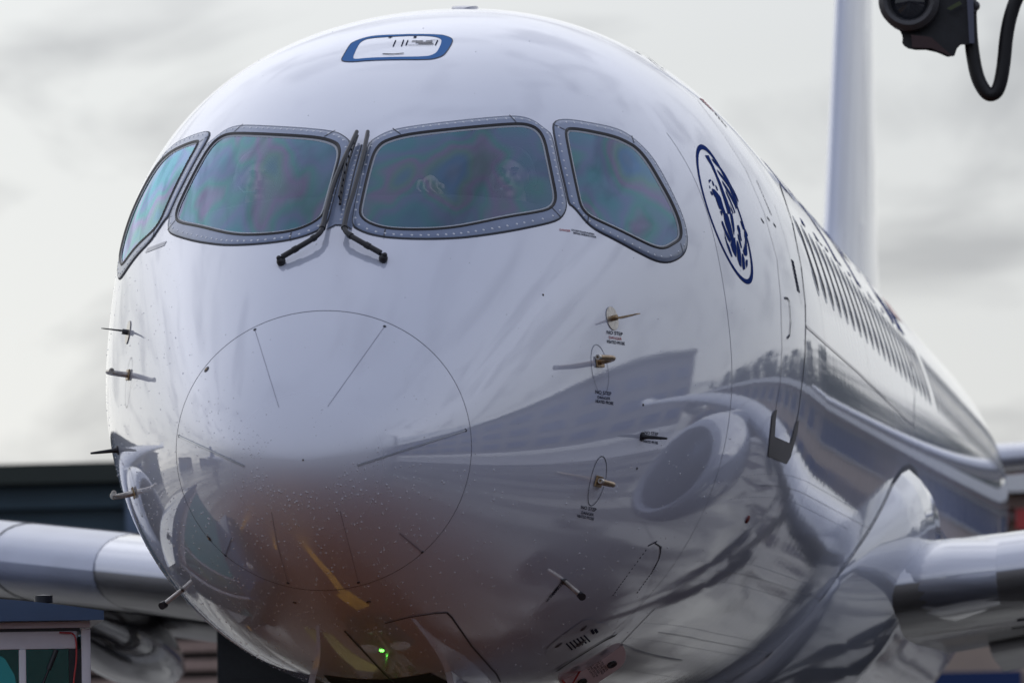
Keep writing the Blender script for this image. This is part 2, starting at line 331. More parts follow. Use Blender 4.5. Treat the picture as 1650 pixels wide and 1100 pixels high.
# ------------------------------------------------------------------ ground (wet apron)
def ground_material():
    M = bpy.data.materials.new('wet_apron'); M.use_nodes = True; t = M.node_tree; b = t.nodes['Principled BSDF']; L = t.links
    c = t.nodes.new('ShaderNodeTexCoord'); ob = c.outputs['Object']
    n = t.nodes.new('ShaderNodeTexNoise'); n.inputs['Scale'].default_value = .09; n.inputs['Detail'].default_value = 6; L.new(ob, n.inputs['Vector'])
    n2 = t.nodes.new('ShaderNodeTexNoise'); n2.inputs['Scale'].default_value = 6; n2.inputs['Detail'].default_value = 8; L.new(ob, n2.inputs['Vector'])
    r = t.nodes.new('ShaderNodeValToRGB'); L.new(n.outputs[0], r.inputs[0]); cr = r.color_ramp
    cr.elements[0].position = .35; cr.elements[0].color = (.052, .044, .040, 1); cr.elements[1].position = .62; cr.elements[1].color = (.085, .076, .073, 1)
    # brown patch around the nose-wheel stop, added to warm light on the nose
    ds = t.nodes.new('ShaderNodeVectorMath'); ds.operation = 'DISTANCE'; L.new(ob, ds.inputs[0]); ds.inputs[1].default_value = (-1.5, -1.0, 0)
    wob = add_math(t, 'ADD', ds.outputs['Value'], add_math(t, 'MULTIPLY', n.outputs[0], 6.0))
    mr = t.nodes.new('ShaderNodeMapRange'); mr.interpolation_type = 'SMOOTHSTEP'; L.new(wob, mr.inputs[0]); mr.inputs[1].default_value = 5; mr.inputs[2].default_value = 13; mr.inputs[3].default_value = 1; mr.inputs[4].default_value = 0
    rs = t.nodes.new('ShaderNodeMixRGB'); L.new(mr.outputs[0], rs.inputs[0]); L.new(r.outputs[0], rs.inputs[1]); rs.inputs[2].default_value = (.21, .062, .020, 1)
    mx = t.nodes.new('ShaderNodeMixRGB'); mx.blend_type = 'MULTIPLY'; mx.inputs[0].default_value = .6; L.new(rs.outputs[0], mx.inputs[1]); L.new(n2.outputs[0], mx.inputs[2])
    L.new(mx.outputs[0], b.inputs['Base Color'])
    # puddles and tyre-swept streaks
    mp = t.nodes.new('ShaderNodeMapping'); mp.inputs['Scale'].default_value = (.5, .06, 1); mp.inputs['Rotation'].default_value = (0, 0, .35); L.new(ob, mp.inputs[0])
    n3 = t.nodes.new('ShaderNodeTexNoise'); n3.inputs['Scale'].default_value = 1.2; n3.inputs['Detail'].default_value = 6; n3.inputs['Distortion'].default_value = .8; L.new(mp.outputs[0], n3.inputs['Vector'])
    r3 = t.nodes.new('ShaderNodeValToRGB'); L.new(n3.outputs[0], r3.inputs[0]); r3.color_ramp.elements[0].position = .42; r3.color_ramp.elements[0].color = (.09,)*3+(1,); r3.color_ramp.elements[1].position = .58; r3.color_ramp.elements[1].color = (.42,)*3+(1,)
    L.new(r3.outputs[0], b.inputs['Roughness'])
    bn = t.nodes.new('ShaderNodeBump'); bn.inputs['Strength'].default_value = .15; bn.inputs['Distance'].default_value = .02; L.new(n2.outputs[0], bn.inputs['Height']); L.new(bn.outputs[0], b.inputs['Normal'])
    return M
gr = MB(); gr.add([(-1500, -1500, 0), (1500, -1500, 0), (1500, 1500, 0), (-1500, 1500, 0)], [(0, 1, 2, 3)])
tag(gr.build('ground', ground_material()), kind='structure')
def strip(name, pts, w, z, m_):
    V, F = [], []
    for i, p in enumerate(pts):
        a = np.array(pts[max(i-1, 0)]); b = np.array(pts[min(i+1, len(pts)-1)]); d = (b-a)/np.linalg.norm(b-a); nn = np.array([-d[1], d[0]])*w/2
        V += [(p[0]-nn[0], p[1]-nn[1], z), (p[0]+nn[0], p[1]+nn[1], z)]
    F = [(2*i, 2*i+1, 2*i+3, 2*i+2) for i in range(len(pts)-1)]
    return tag(mesh_obj(name, V, F, m_), kind='structure')
def spline(P, n=8):
    P = np.array(P, float); out = []
    for i in range(len(P)-1):
        p0, p1, p2, p3 = P[max(i-1, 0)], P[i], P[i+1], P[min(i+2, len(P)-1)]
        for t in np.linspace(0, 1, n, endpoint=False): out.append(.5*((2*p1)+(-p0+p2)*t+(2*p0-5*p1+4*p2-p3)*t*t+(-p0+3*p1-3*p2+p3)*t**3))
    return [tuple(q) for q in out]+[tuple(P[-1])]
LEAD = [(-14, -60), (-7.5, -28), (-3.6, -11), (-1.95, -4.31), (-1.41, -2.13), (-1.02, -.69), (-.81, .13), (-.64, .64), (-.47, .98), (-.33, 1.27), (-.21, 1.59), (-.15, 1.91), (-.05, 2.15), (.0, 2.35)]
strip('lead_in_line', spline(LEAD), .15, .004, M_YELLOW)
strip('stop_mark', [(-.16, 2.0), (.0, 2.35), (.06, 2.5)], .30, .008, M_YELLOW)
strip('side_line', spline([(-15.5, -60), (-8.8, -28), (-4.6, -11), (-2.95, -4.2), (-2.2, -1.33), (-1.7, .49), (-1.5, 1.2)]), .10, .006, M_YELLOW)
strip('hatched_zone', [(-1.0, 3.7), (-.8, 6.6)], .5, .006, mat('pale_yellow_paint', (.34, .27, .05), .5, var=.2))
tag(mesh_obj('concrete_apron', [(24, -70, .004), (56, -70, .004), (56, 84, .004), (24, 84, .004)], [(0, 1, 2, 3)], mat('pale_concrete', (.42, .42, .43), .35, var=.15, vscale=.2)), kind='structure')
strip('edge_line', [(-3.1-.0008*max(0, yy)**2, yy) for yy in np.linspace(-40, 8, 40)], .2, .004, M_YELLOW)
for k in range(4):
    strip('apron_joint', [(-60, -30+14*k), (60, -30+14*k)], .05, .003+.0005*k, M_DARK)

# ------------------------------------------------------------------ the airliner
AIR = empty('airliner'); tag(AIR, 'large glossy white twin-engine passenger jet seen nose-on, filling the picture', 'airliner')
def chaikin(P, it=2):
    P = np.array(P, float)
    for _ in range(it):
        Q_ = np.roll(P, -1, 0); P = np.stack([P*.75+Q_*.25, P*.25+Q_*.75], 1).reshape(-1, 2)
    return P
def polar(P, c, N):
    P = np.array(P, float); D = []
    for a, b in zip(P, np.roll(P, -1, 0)):
        for t in np.linspace(0, 1, 12, endpoint=False): D.append(a*(1-t)+b*t)
    D = np.array(D)-c; ang = np.arctan2(D[:, 1], D[:, 0]); r = np.hypot(D[:, 0], D[:, 1]); k = np.argsort(ang); ang, r = ang[k], r[k]
    ang = np.concatenate([ang-2*np.pi, ang, ang+2*np.pi]); r = np.concatenate([r]*3); A = np.linspace(-np.pi, np.pi, N, endpoint=False)
    rr = np.interp(A, ang, r); return c+np.stack([np.cos(A)*rr, np.sin(A)*rr], 1)
def inset(P, c, d):
    """move a closed outline inwards by d pixels"""
    T = np.roll(P, -1, 0)-np.roll(P, 1, 0); T /= np.linalg.norm(T, axis=1, keepdims=True)+1e-9; Nn = np.stack([-T[:, 1], T[:, 0]], 1)
    s = np.sign(((c-P)*Nn).sum(1))[:, None]; return P+Nn*s*d
def loops_mesh(name, loops, offs, m_, parent, mirror=False, cap=False, smooth=True):
    """loops: list of (N,2) param arrays (y, theta) lofted one to the next"""
    N = len(loops[0]); V, NN = [], []
    for lp, of in zip(loops, offs):
        th = np.pi-lp[:, 1] if mirror else lp[:, 1]; P, n_ = surf(lp[:, 0], th, of); V.append(P); NN.append(n_)
    F = []
    for i in range(len(loops)-1):
        for k in range(N):
            k2 = (k+1) % N; f = (i*N+k, i*N+k2, (i+1)*N+k2, (i+1)*N+k); F.append(f)
    V = np.concatenate(V)
    if cap: V = np.concatenate([V, V[-N:].mean(0)[None]]); F += [((len(loops)-1)*N+k, (len(loops)-1)*N+(k+1) % N, len(V)-1) for k in range(N)]
    b0 = np.array(V[F[0][1]])-V[F[0][0]]; b1 = np.array(V[F[0][2]])-V[F[0][0]]
    if np.dot(np.cross(b0, b1), NN[0][0]) < 0 or False: F = [f[::-1] for f in F]
    return mesh_obj(name, V, F, m_, parent, smooth)
def C2(P): return [(540+x/2.75, 160+y/2.75) for x, y in P]
FR_OUT = C2([(148,195),(190,165),(255,135),(400,112),(600,90),(770,75),(830,78),(880,95),(930,135),(956,150),(972,215),(988,300),(1010,390),(1027,465),(1020,500),(1000,530),(970,545),(900,562),(760,590),(620,610),(540,618),(420,622),(300,620),(215,613),(150,600),(100,580),(72,560),(80,500),(105,380),(130,270)])
FR_SEAL = C2([(190,205),(215,185),(290,160),(400,143),(600,122),(780,107),(850,108),(900,130),(930,175),(950,270),(970,370),(982,430),(975,470),(950,495),(900,508),(760,530),(620,560),(540,575),(450,585),(330,588),(220,582),(150,560),(110,530),(103,500),(115,440),(140,330),(165,240)])
SD_OUT = C2([(963,130),(966,105),(987,92),(1040,90),(1130,105),(1230,125),(1290,150),(1340,190),(1400,250),(1450,330),(1500,430),(1540,520),(1560,600),(1560,650),(1545,690),(1510,715),(1470,727),(1420,720),(1340,680),(1240,625),(1150,580),(1110,545),(1075,500),(1047,472),(1034,467),(1018,390),(996,300),(978,210)])
SD_SEAL = C2([(1012,150),(1020,130),(1050,127),(1110,135),(1230,160),(1290,185),(1340,215),(1390,275),(1440,360),(1490,450),(1525,530),(1537,590),(1530,625),(1500,645),(1460,668),(1420,665),(1370,645),(1260,590),(1170,550),(1110,520),(1080,480),(1068,430),(1045,320),(1025,220)])
WIN = []; CUTS = []
NR = 180
for out_, seal_ in ((FR_OUT, FR_SEAL), (SD_OUT, SD_SEAL)):
    c = np.array(seal_).mean(0); po = polar(chaikin(out_, 2), c, NR); ps = polar(chaikin(seal_, 2), c, NR)
    pg = polar(inset(ps, c, 4.2), c, NR); pb = polar(inset(pg, c, 2.2), c, NR)
    WIN.append(dict(c=c, po=po, ps=ps, pg=pg, pb=pb)); CUTS.append(hits(po*.45+ps*.55))
def in_poly(Y, T, poly):
    ins = np.zeros(Y.shape, bool); n = len(poly)
    for i in range(n):
        (y1, t1), (y2, t2) = poly[i], poly[(i+1) % n]
        if t1 == t2: continue
        cnd = ((t1 > T) != (t2 > T)) & (Y < (y2-y1)*(T-t1)/(t2-t1)+y1); ins ^= cnd
    return ins
def keep_mask(ys, ths):
    Y, T = np.meshgrid((ys[:-1]+ys[1:])/2, ths+(ths[1]-ths[0])/2, indexing='ij'); k = np.ones(Y.shape, bool)
    for c in CUTS:
        k &= ~in_poly(Y, T, c); k &= ~in_poly(Y, np.pi-T, c)
    return k
YR = .5218
ys = np.concatenate([[YR+.002], np.linspace(.535, 3.4, 230), np.linspace(3.43, 6.2, 60), np.linspace(6.5, 23.5, 58), np.linspace(23.8, 37.6, 48)])
ths = np.linspace(0, 2*math.pi, 400, endpoint=False)
V, F, N = grid(ys, ths, closed=True, keep=keep_mask(ys, ths))
nt_ = len(ths); V = np.concatenate([V, [V[-nt_:].mean(0)]]); N = np.concatenate([N, [[0, 1, 0]]]); F += [((len(ys)-1)*nt_+k, (len(ys)-1)*nt_+(k+1) % nt_, len(V)-1) for k in range(nt_)]
FUS = mesh_obj('fuselage', V, F, M_PAINT, AIR, normals=N)
ysr = np.linspace(.02, math.sqrt(YR-.002), 70)**2
V, F, N = grid(ysr, ths, closed=True); V = np.concatenate([V, [[0, 0, 2.673]]]); N = np.concatenate([N, [[0, -1, 0]]]); F += [(k, (k+1) % nt_, len(V)-1) for k in range(nt_)]
RAD = mesh_obj('radome', V, F, M_RADOME, AIR, normals=N); tag(RAD, 'rounded white radome with matt tip')
# cockpit liner inside the skin
ysl = np.linspace(.9, 4.1, 110); thl = np.linspace(0, 2*math.pi, 200, endpoint=False)
V, F, N = grid(ysl, thl, off=-.035, closed=True, keep=keep_mask(ysl, thl)); b0 = (len(ysl)-1)*len(thl)
F.append(tuple(range(b0, b0+len(thl)))); F.append(tuple(range(len(thl))))
mesh_obj('cockpit_liner', V, F, M_COCKPIT, AIR)

def ribbon_geo(px, w, off=.0015, step=7, mirror=False, prm=None):
    if prm is None:
        P = [np.array(px[0], float)]
        for a, b in zip(px[:-1], px[1:]):
            a, b = np.array(a, float), np.array(b, float); n_ = max(1, int(np.linalg.norm(b-a)/step))
            P += [a+(b-a)*t for t in np.linspace(0, 1, n_+1)[1:]]
        prm = hits(P)
    prm = np.array(prm); th = np.pi-prm[:, 1] if mirror else prm[:, 1]; P, n_ = surf(prm[:, 0], th, off)
    T = np.gradient(P, axis=0); S_ = np.cross(T, n_); S_ /= np.linalg.norm(S_, axis=1, keepdims=True)+1e-12
    V = np.stack([P-S_*w/2, P+S_*w/2], 1).reshape(-1, 3); F = [(2*i, 2*i+1, 2*i+3, 2*i+2) for i in range(len(P)-1)]
    return V, F
def ribbon(name, px, w, m_, parent=None, off=.0015, step=7, mirror=False, prm=None, both=False):
    mb = MB(); mb.add(*ribbon_geo(px, w, off, step, mirror, prm))
    if both: mb.add(*ribbon_geo(px, w, off, step, True, prm))
    return mesh_obj(name, mb.V, mb.F, m_, parent or FUS)
def flat_decal(name, polys, m_, parent=None, off=.002, maxe=14, mirror=False):
    """filled outlines in photo pixels laid onto the skin"""
    bm = bmesh.new()
    for poly in polys:
        vs = [bm.verts.new((x, y, 0)) for x, y in poly]
        try: bm.faces.new(vs)
        except Exception: pass
    bmesh.ops.triangulate(bm, faces=bm.faces[:])
    for _ in range(4):
        E = [e for e in bm.edges if e.calc_length() > maxe]
        if not E: break
        bmesh.ops.subdivide_edges(bm, edges=E, cuts=1); bmesh.ops.triangulate(bm, faces=bm.faces[:])
    bm.verts.ensure_lookup_table(); bm.verts.index_update()
    px = [(v.co.x, v.co.y) for v in bm.verts]; F = [[v.index for v in f.verts] for f in bm.faces]; bm.free()
    pr = hits(px); th = np.pi-pr[:, 1] if mirror else pr[:, 1]; P, _n = surf(pr[:, 0], th, off)
    return mesh_obj(name, P, F, m_, parent or FUS)
def text_geo(body, bold=0.0, shear=0.0):
    cu = bpy.data.curves.new('tmp_text', 'FONT'); cu.body = body; cu.size = 1; cu.align_x = 'CENTER'; cu.align_y = 'CENTER'; cu.resolution_u = 2; cu.offset = bold; cu.shear = shear
    o = bpy.data.objects.new('tmp_text', cu); COL.objects.link(o); dg = bpy.context.evaluated_depsgraph_get(); dg.update()
    me = bpy.data.meshes.new_from_object(o.evaluated_get(dg)); V = np.array([v.co[:] for v in me.vertices]).reshape(-1, 3); F = [tuple(p.vertices) for p in me.polygons]
    bpy.data.objects.remove(o); bpy.data.curves.remove(cu); bpy.data.meshes.remove(me); return V[:, :2], F
def text_decal(name, body, c, ex, ey, m_, parent=None, off=.002, bold=.012, mirror=False):
    """ex, ey: photo-pixel vectors of one font unit to the right and up"""
    V, F = text_geo(body, bold); px = np.array(c)+V[:, :1]*np.array(ex)+V[:, 1:]*np.array(ey)
    pr = hits(px); th = pr[:, 1]; P, _n = surf(pr[:, 0], th, off); return mesh_obj(name, P, F, m_, parent or FUS)

# --- windshield and side windows, both sides
def blend(a, b, t): return a*(1-t)+b*t
for wi, w in enumerate(WIN):
    po, ps, pg, pb, c = w['po'], w['ps'], w['pg'], w['pb'], w['c']
    H = {k: hits(v) for k, v in dict(o=po, o1=blend(po, ps, .08), mid=blend(po, ps, .5), s=ps, s1=blend(ps, pg, .5), g=pg, b=pb).items()}
    glass_loops = [hits(blend(pg, np.broadcast_to(c, pg.shape), t)) for t in (0, .06, .14, .25, .38, .52, .66, .8, .92)]
    rim = hits(inset(po, c, -.9))
    for mir in (False, True):
        nm = 'windshield' if wi == 0 else 'side_window'
        fr = loops_mesh(nm+'_frame', [H['o'], H['o1'], H['mid'], H['s']], [.0, .006, .0065, .006], M_FRAME, AIR, mir)
        loops_mesh('frame_edge', [rim, H['o'], H['o1']], [.001, .0035, .0062], M_LINE, fr, mir)
        loops_mesh('rubber_seal', [H['s'], H['s1'], H['g']], [.004, .0125, .003], M_SEAL, fr, mir)
        loops_mesh('sealant_bead', [H['g'], H['b']], [.004, .002], M_BEAD, fr, mir)
        gl = loops_mesh(nm, glass_loops, [.0015]*len(glass_loops), M_GLASS, AIR, mir, cap=True)
        mb = MB(); L_ = blend(po, ps, .42); acc = 0; sp = 11.0
        for i in range(NR):
            acc += np.linalg.norm(L_[i]-L_[i-1])
            if acc >= sp:
                acc = 0; y_, t_ = hit(*L_[i]); t_ = np.pi-t_ if mir else t_; P, n_ = surf(np.array([y_]), np.array([t_]), .0062); mb.dome(P[0], n_[0], .0062, .003, n=7)
        tag(mesh_obj('bolts', mb.V, mb.F, M_BOLT, fr), kind='stuff')
        mb = MB(); cuts_ = [(i, j) for i, j in (((255,135),(290,160)),((770,75),(800,107)),((958,485),(1000,530)),((222,582),(215,613)))] if wi == 0 else [((968,118),(1015,140)),((1310,165),(1320,198)),((1118,520),(1115,548)),((1525,640),(1540,690))]
        for a, b in cuts_:
            mb = MB(); mb.add(*ribbon_geo(C2([a, b]), .006, .0075, 4, mir)); mesh_obj('frame_joint', mb.V, mb.F, M_LINE, fr)
# centre post between the windshields
def C6(P): return [(420+x/4.232, 200+y/4.232) for x, y in P]
post = flat_decal('centre_post', [C6([(640,160),(682,145),(712,145),(740,180),(700,330),(660,560),(620,722),(570,692),(510,690),(452,722),(490,560),(545,330),(590,200)])], M_FRAME, AIR, .003)
ribbon('post_edge', C6([(690,146),(640,330),(590,540),(560,692)]), .006, M_LINE, post, .0055)
ribbon('post_edge', C6([(450,724),(480,706),(510,690),(570,692),(600,708),(622,724)]), .005, M_LINE, post, .0045)
mb = MB()
for t in np.linspace(.05, .95, 15):
    for dx in (-16, 17):
        u, v = C6([(690-130*t+dx-4, 160+520*t)])[0]; y_, t_ = hit(u, v); P, n_ = surf(np.array([y_]), np.array([t_]), .003); mb.dome(P[0], n_[0], .0055, .003, n=7)
tag(mesh_obj('bolts', mb.V, mb.F, M_BOLT, post), kind='stuff')

# --- wipers
def on_skin(px, off):
    pr = hits(px); return surf(pr[:, 0], pr[:, 1], np.array(off))[0]
def smooth_path(P, it=2):
    P = np.array(P, float)
    for _ in range(it): P = np.concatenate([P[:1], np.stack([P[:-1]*.75+P[1:]*.25, P[:-1]*.25+P[1:]*.75], 1).reshape(-1, P.shape[1]), P[-1:]])
    return P
def wiper(arm_px, arm_off, ball_px, blade_px, side):
    w = empty('windshield_wiper', parent=AIR)
    A = smooth_path(on_skin(C6(arm_px), arm_off)); n_ = len(A)
    mb = MB(); mb.tube(A, np.linspace(.0135, .0095, n_), 10); mb.build('arm', M_BLACK, w, True)
    mb = MB()                                        # tape wraps and clips on the elbow
    for i in range(4, n_-4, 5):
        if i < n_*.45: mb.tube([A[i], A[i+1]], .0155, 10)
    tag(mb.build('wrap', M_BLACK, w, True), kind='stuff')
    B = on_skin(C6([ball_px]), [.012])[0]; mb = MB(); mb.ball(B, (.021, .021, .024)); mb.ball(B+np.array([.008*side, -.01, .014]), .012); mb.tube([B, B+np.array([0, .05, -.02])], .013, 10); mb.build('pivot', M_BLACK, w, True)
    Bl = on_skin(C6(blade_px), [.022]*len(blade_px)); Bs = smooth_path(Bl, 1)
    mb = MB(); mb.tube(Bs, .006, 8); k = len(Bs)
    U = on_skin(C6([(x+7*side, y) for x, y in blade_px]), [.045]*len(blade_px)); U = smooth_path(U, 1); mb.tube(U[1:-1], .0048, 8)
    for i in range(1, k-1): mb.tube([Bs[i], U[i]], .004, 6)
    mb.build('blade', M_BLACK, w, True)
wiper([(160,942),(280,885),(380,832),(430,785),(447,690),(462,630),(500,480),(560,330),(620,205),(662,105)], [.03,.04,.045,.045,.045,.045,.045,.045,.045,.04], (145,950), [(545,575),(560,480),(575,400),(600,290),(635,190),(665,108)], -1)
wiper([(815,915),(700,862),(610,815),(575,775),(582,720),(600,640),(640,520),(680,370),(715,230),(736,105)], [.03,.04,.045,.045,.045,.045,.045,.045,.045,.04], (835,930), [(690,300),(700,260),(708,225),(716,190),(726,150),(738,104)], 1)

# --- radome seam, diverter strips, small screws
ribbon('radome_seam', None, .0026, M_SEAM, RAD, .001, prm=np.stack([np.full(240, YR), np.linspace(0, 2*np.pi, 240)], 1))
def CR(P): return [(250+x/2.115, 480+y/2.115) for x, y in P]
for line, w_ in (([(340,108),(422,373)], .0022), ([(782,97),(588,370)], .0022), ([(82,470),(305,573)], .009), ([(1058,450),(690,570)], .009), ([(397,728),(415,830),(453,970)], .0026), ([(630,725),(660,840),(693,968)], .0026), ([(262,815),(240,876)], .006), ([(832,800),(910,865)], .006)):
    s = ribbon('lightning_strip', CR(line), w_, M_SEAM if w_ > .008 else M_HAIR, RAD, .002)
    if w_ > .008: ribbon('strip_core', CR(line), .004, M_BOLT, s, .0035)
    mb = MB(); e_ = line[0] if line[0][1] < 300 or w_ > .008 else line[-1]; y_, t_ = hit(*CR([e_])[0]); P, n_ = surf(np.array([y_]), np.array([t_]), .001); mb.dome(P[0], n_[0], .008, .003); mesh_obj('screw', mb.V, mb.F, M_LINE, s)
for u, v, a, b, ang in ((333,595,.022,.013,.9), (337,867,.022,.009,.7), (475,970,.014,.005,0), (594,969,.016,.005,.2), (488,741,.006,.006,0), (875,475,.008,.004,0)):
    y_, t_ = hit(u, v); P, n_ = surf(np.array([y_]), np.array([t_]), .001); mb = MB(); mb.dome(P[0], n_[0], a*.7, .003, 12)
    d = mesh_obj('vent_cap', mb.V, mb.F, M_DARK, FUS); mb = MB(); mb.dome(P[0]+n_[0]*.002, n_[0], a*.3, .003, 8); mesh_obj('screw', mb.V, mb.F, M_BRONZE, d)

# --- top hatch with blue outline
def C3(P): return [(500+x/3.3, x_y/3.3) for x, x_y in P]
ho = chaikin(C3([(163,322),(175,300),(210,240),(230,225),(280,205),(340,192),(440,187),(560,184),(690,186),(730,196),(760,212),(750,240),(720,285),(700,302),(660,315),(620,320),(450,320),(300,325),(230,332),(180,330)]), 1)
hi = chaikin(C3([(223,312),(250,250),(270,222),(310,205),(440,196),(560,191),(650,194),(693,205),(700,222),(680,270),(660,290),(620,303),(450,305),(300,310),(245,317)]), 1)
cc = np.array(hi).mean(0)
def polar2(P, c, N):   # wide shape: sample in a squashed frame
    S_ = np.array([1, 3.2]); return polar(np.array(P)*S_, c*S_, N)/S_
o_, i_ = polar2(ho, cc, 140), polar2(hi, cc, 140)
HATCH = loops_mesh('escape_hatch_outline', [hits(o_), hits(blend(o_, i_, .5)), hits(i_)], [.002, .002, .002], M_BLUE, FUS); tag(HATCH, 'blue outline of the rooftop escape hatch')
ribbon('hatch_gap', list(map(tuple, o_))+[tuple(o_[0])], .004, M_LINE, HATCH, .003, 6)
ribbon('hatch_mark', C3([(455,217),(440,250)]), .006, M_TEXT, HATCH, .003); ribbon('hatch_mark', C3([(497,215),(485,248)]), .006, M_TEXT, HATCH, .003)
ribbon('hatch_mark', C3([(520,217),(508,243),(665,243),(678,217),(640,216)]), .006, M_TEXT, HATCH, .003)
for yy, a, b in ((222, 540, 600), (222, 615, 650), (229, 560, 650), (235, 575, 655)): ribbon('hatch_mark', C3([(a, yy), (b, yy)]), .016, M_TEXT, HATCH, .003)
ribbon('hatch_mark', C3([(385,289),(440,291),(497,286)]), .012, M_TEXT, HATCH, .003)
for x in (425, 557): ribbon('hatch_mark', C3([(x-8, 200), (x+8, 200)]), .03, M_TEXT, HATCH, .003)

# --- crown antennas
def blade_ant(name, y0, y1, th_, w, h, m_):
    mb = MB(); n_ = 14
    rows = []
    for i in range(n_+1):
        t = i/n_; yy = y0+(y1-y0)*t; P, nn = surf(np.array([yy]), np.array([th_]), 0.); hh = h*min(1, math.sin(math.pi*min(max(t, .0), 1))**.5+.02); rows.append((P[0], nn[0], hh, w*(.35+.65*math.sin(math.pi*t)**.6)))
    V, F = [], []
    for P, nn, hh, ww in rows:
        tx = np.cross(nn, [0, 1, 0]); V += [P-tx*ww-nn*.02, P-tx*ww*.8+nn*hh*.8, P+nn*hh, P+tx*ww*.8+nn*hh*.8, P+tx*ww-nn*.02]
    for i in range(n_):
        for k in range(4): F.append((i*5+k, i*5+k+1, (i+1)*5+k+1, (i+1)*5+k))
    F.append((0, 1, 2, 3, 4)); F.append(tuple((n_*5)+k for k in range(5)))
    mb.add(V, F); return mb.build(name, m_, FUS, True)
blade_ant('crown_antenna', 4.35, 4.75, R(88), .075, .016, M_HAIR)
ribbon('crown_joint', [(1008,71),(1022,76),(1036,83),(1046,92)], .03, M_SCUFF, FUS, .012)
ribbon('crown_joint', [(1026,80),(1050,98),(1072,116)], .016, M_LINE, FUS, .004)
ribbon('crown_joint', [(1040,88),(1062,99),(1090,117),(1111,135)], .02, M_SCUFF, FUS, .010)

# --- section joint, door, lap joints
DOOR = empty('passenger_door', parent=AIR)
ribbon('door_gap', [(1072,117),(1124,161),(1168,220),(1202,274),(1231,341),(1252,417),(1258,479),(1260,559),(1257,618),(1248.6,665),(1243,690)], .010, M_HAIR, DOOR, .002)
ribbon('door_gap', [(1248,330),(1267,390),(1281,450),(1292,490)], .006, M_FAINT, DOOR, .002)
ribbon('door_gap', [(1256,296),(1277,360),(1291,430),(1297.5,490),(1298,524),(1297,571),(1293.5,606),(1286,665),(1281,690)], .018, M_LINE, DOOR, .002)
def C4(P): return [(1180+x/4.23, 500+y/4.23) for x, y in P]
flat_decal('scuff_plate', [C4([(268,720),(240,990),(365,1045),(392,905),(285,858),(292,740),(300,672),(280,690)]), C4([(365,1045),(392,1000),(440,830),(450,745),(430,765),(405,860),(392,905)])], M_SCUFF, DOOR, .004, 8)
ribbon('handle_recess', [(1264,480),(1269,481),(1271.5,486),(1273.6,518),(1272,540),(1268,545)], .012, M_LINE, DOOR, .003)
ribbon('skin_lap_joint', [(1299,525.5),(1340,562),(1380,597),(1430,646),(1472,685.5)], .016, M_HAIR, FUS, .003)
ribbon('skin_lap_joint', [(1472,690),(1474,640),(1468,580)], .02, M_FAINT, FUS, .003)
for th_ in (-22, -38, -52):
    ribbon('skin_lap_joint', None, .006, M_FAINT, FUS, .001, prm=np.stack([np.linspace(4.2, 11, 60), np.full(60, R(th_))], 1))
for yy in (3.15, 6.0, 9.2, 12.5, 16, 19.5):
    ribbon('frame_joint', None, .006, M_FAINT, FUS, .001, prm=np.stack([np.full(90, yy), np.linspace(R(-75), R(40), 90)], 1))
# rivet rows on the lower skin
mb = MB()
for th_ in (-20, -24, -36, -40, -50, -54, -62, -68):
    yy = np.arange(3.6, 9.2, .085); P, nn = surf(yy, np.full(len(yy), R(th_)), .0003)
    for p, q in zip(P, nn): mb.dome(p, q, .004, .0014, 6)
tag(mesh_obj('rivets', mb.V, mb.F, M_FAINT, FUS), kind='stuff')
# the faint marks between the section joint and the door and the red warning on the crown
mk = MB()
for i in range(9): mk.add(*ribbon_geo([(1219+i*2.6, 291+i*6.2), (1222.5+i*2.6, 299+i*6.0)], .012, .002, 3))
for a, b in (((1236,350),(1240,356)), ((1226,352),(1231,360)), ((1246,360),(1250,366))): mk.add(*ribbon_geo([a, b], .014, .002, 3))
tag(mesh_obj('small_lettering', mk.V, mk.F, M_TEXT, FUS), kind='stuff')
mk = MB()
for i in range(5): mk.add(*ribbon_geo([(1128+i*4.2, 160+i*4.0), (1134+i*4.2, 162+i*4.6)], .016, .002, 3))
tag(mesh_obj('warning_lettering', mk.V, mk.F, M_REDTX, FUS), kind='stuff')
mk = MB()
for i in range(4): mk.add(*ribbon_geo([(1152+i*5, 182+i*6), (1155+i*5, 187+i*6)], .016, .002, 3))
for i in range(8): mk.add(*ribbon_geo([(1275+i*1.3, 420+i*6.5), (1279+i*1.3, 424+i*6.5)], .02, .002, 3))
tag(mesh_obj('small_lettering', mk.V, mk.F, M_TEXT, FUS), kind='stuff')
# --- cabin windows (left side, the one in view)
def rrect(w, h, r, n=5):
    P = []
    for cx, cy, a0 in ((w/2-r, h/2-r, 0), (-w/2+r, h/2-r, 90), (-w/2+r, -h/2+r, 180), (w/2-r, -h/2+r, 270)):
        for i in range(n+1): a = R(a0+90*i/n); P.append((cx+r*math.cos(a), cy+r*math.sin(a)))
    return np.array(P)
RW = rrect(.19, .40, .09); RF = rrect(.235, .45, .11)
k = 0
for i, yy in enumerate(np.arange(6.05, 28, .49)):
    if i in (20, ): continue
    w_, t_, b_, m_z, _n = [float(q) for q in curves(np.array(yy))]; th0 = math.asin((4.05-m_z)/(t_-m_z))
    loop = lambda S_: np.stack([yy+S_[:, 0], th0+S_[:, 1]/1.82], 1)
    cw = loops_mesh('cabin_window', [loop(RW), loop(RW*.5)], [.003, .003], M_PANE, FUS, cap=True)
    loops_mesh('window_surround', [loop(RF), loop(RW)], [.0015, .0035], M_FRAME, cw)
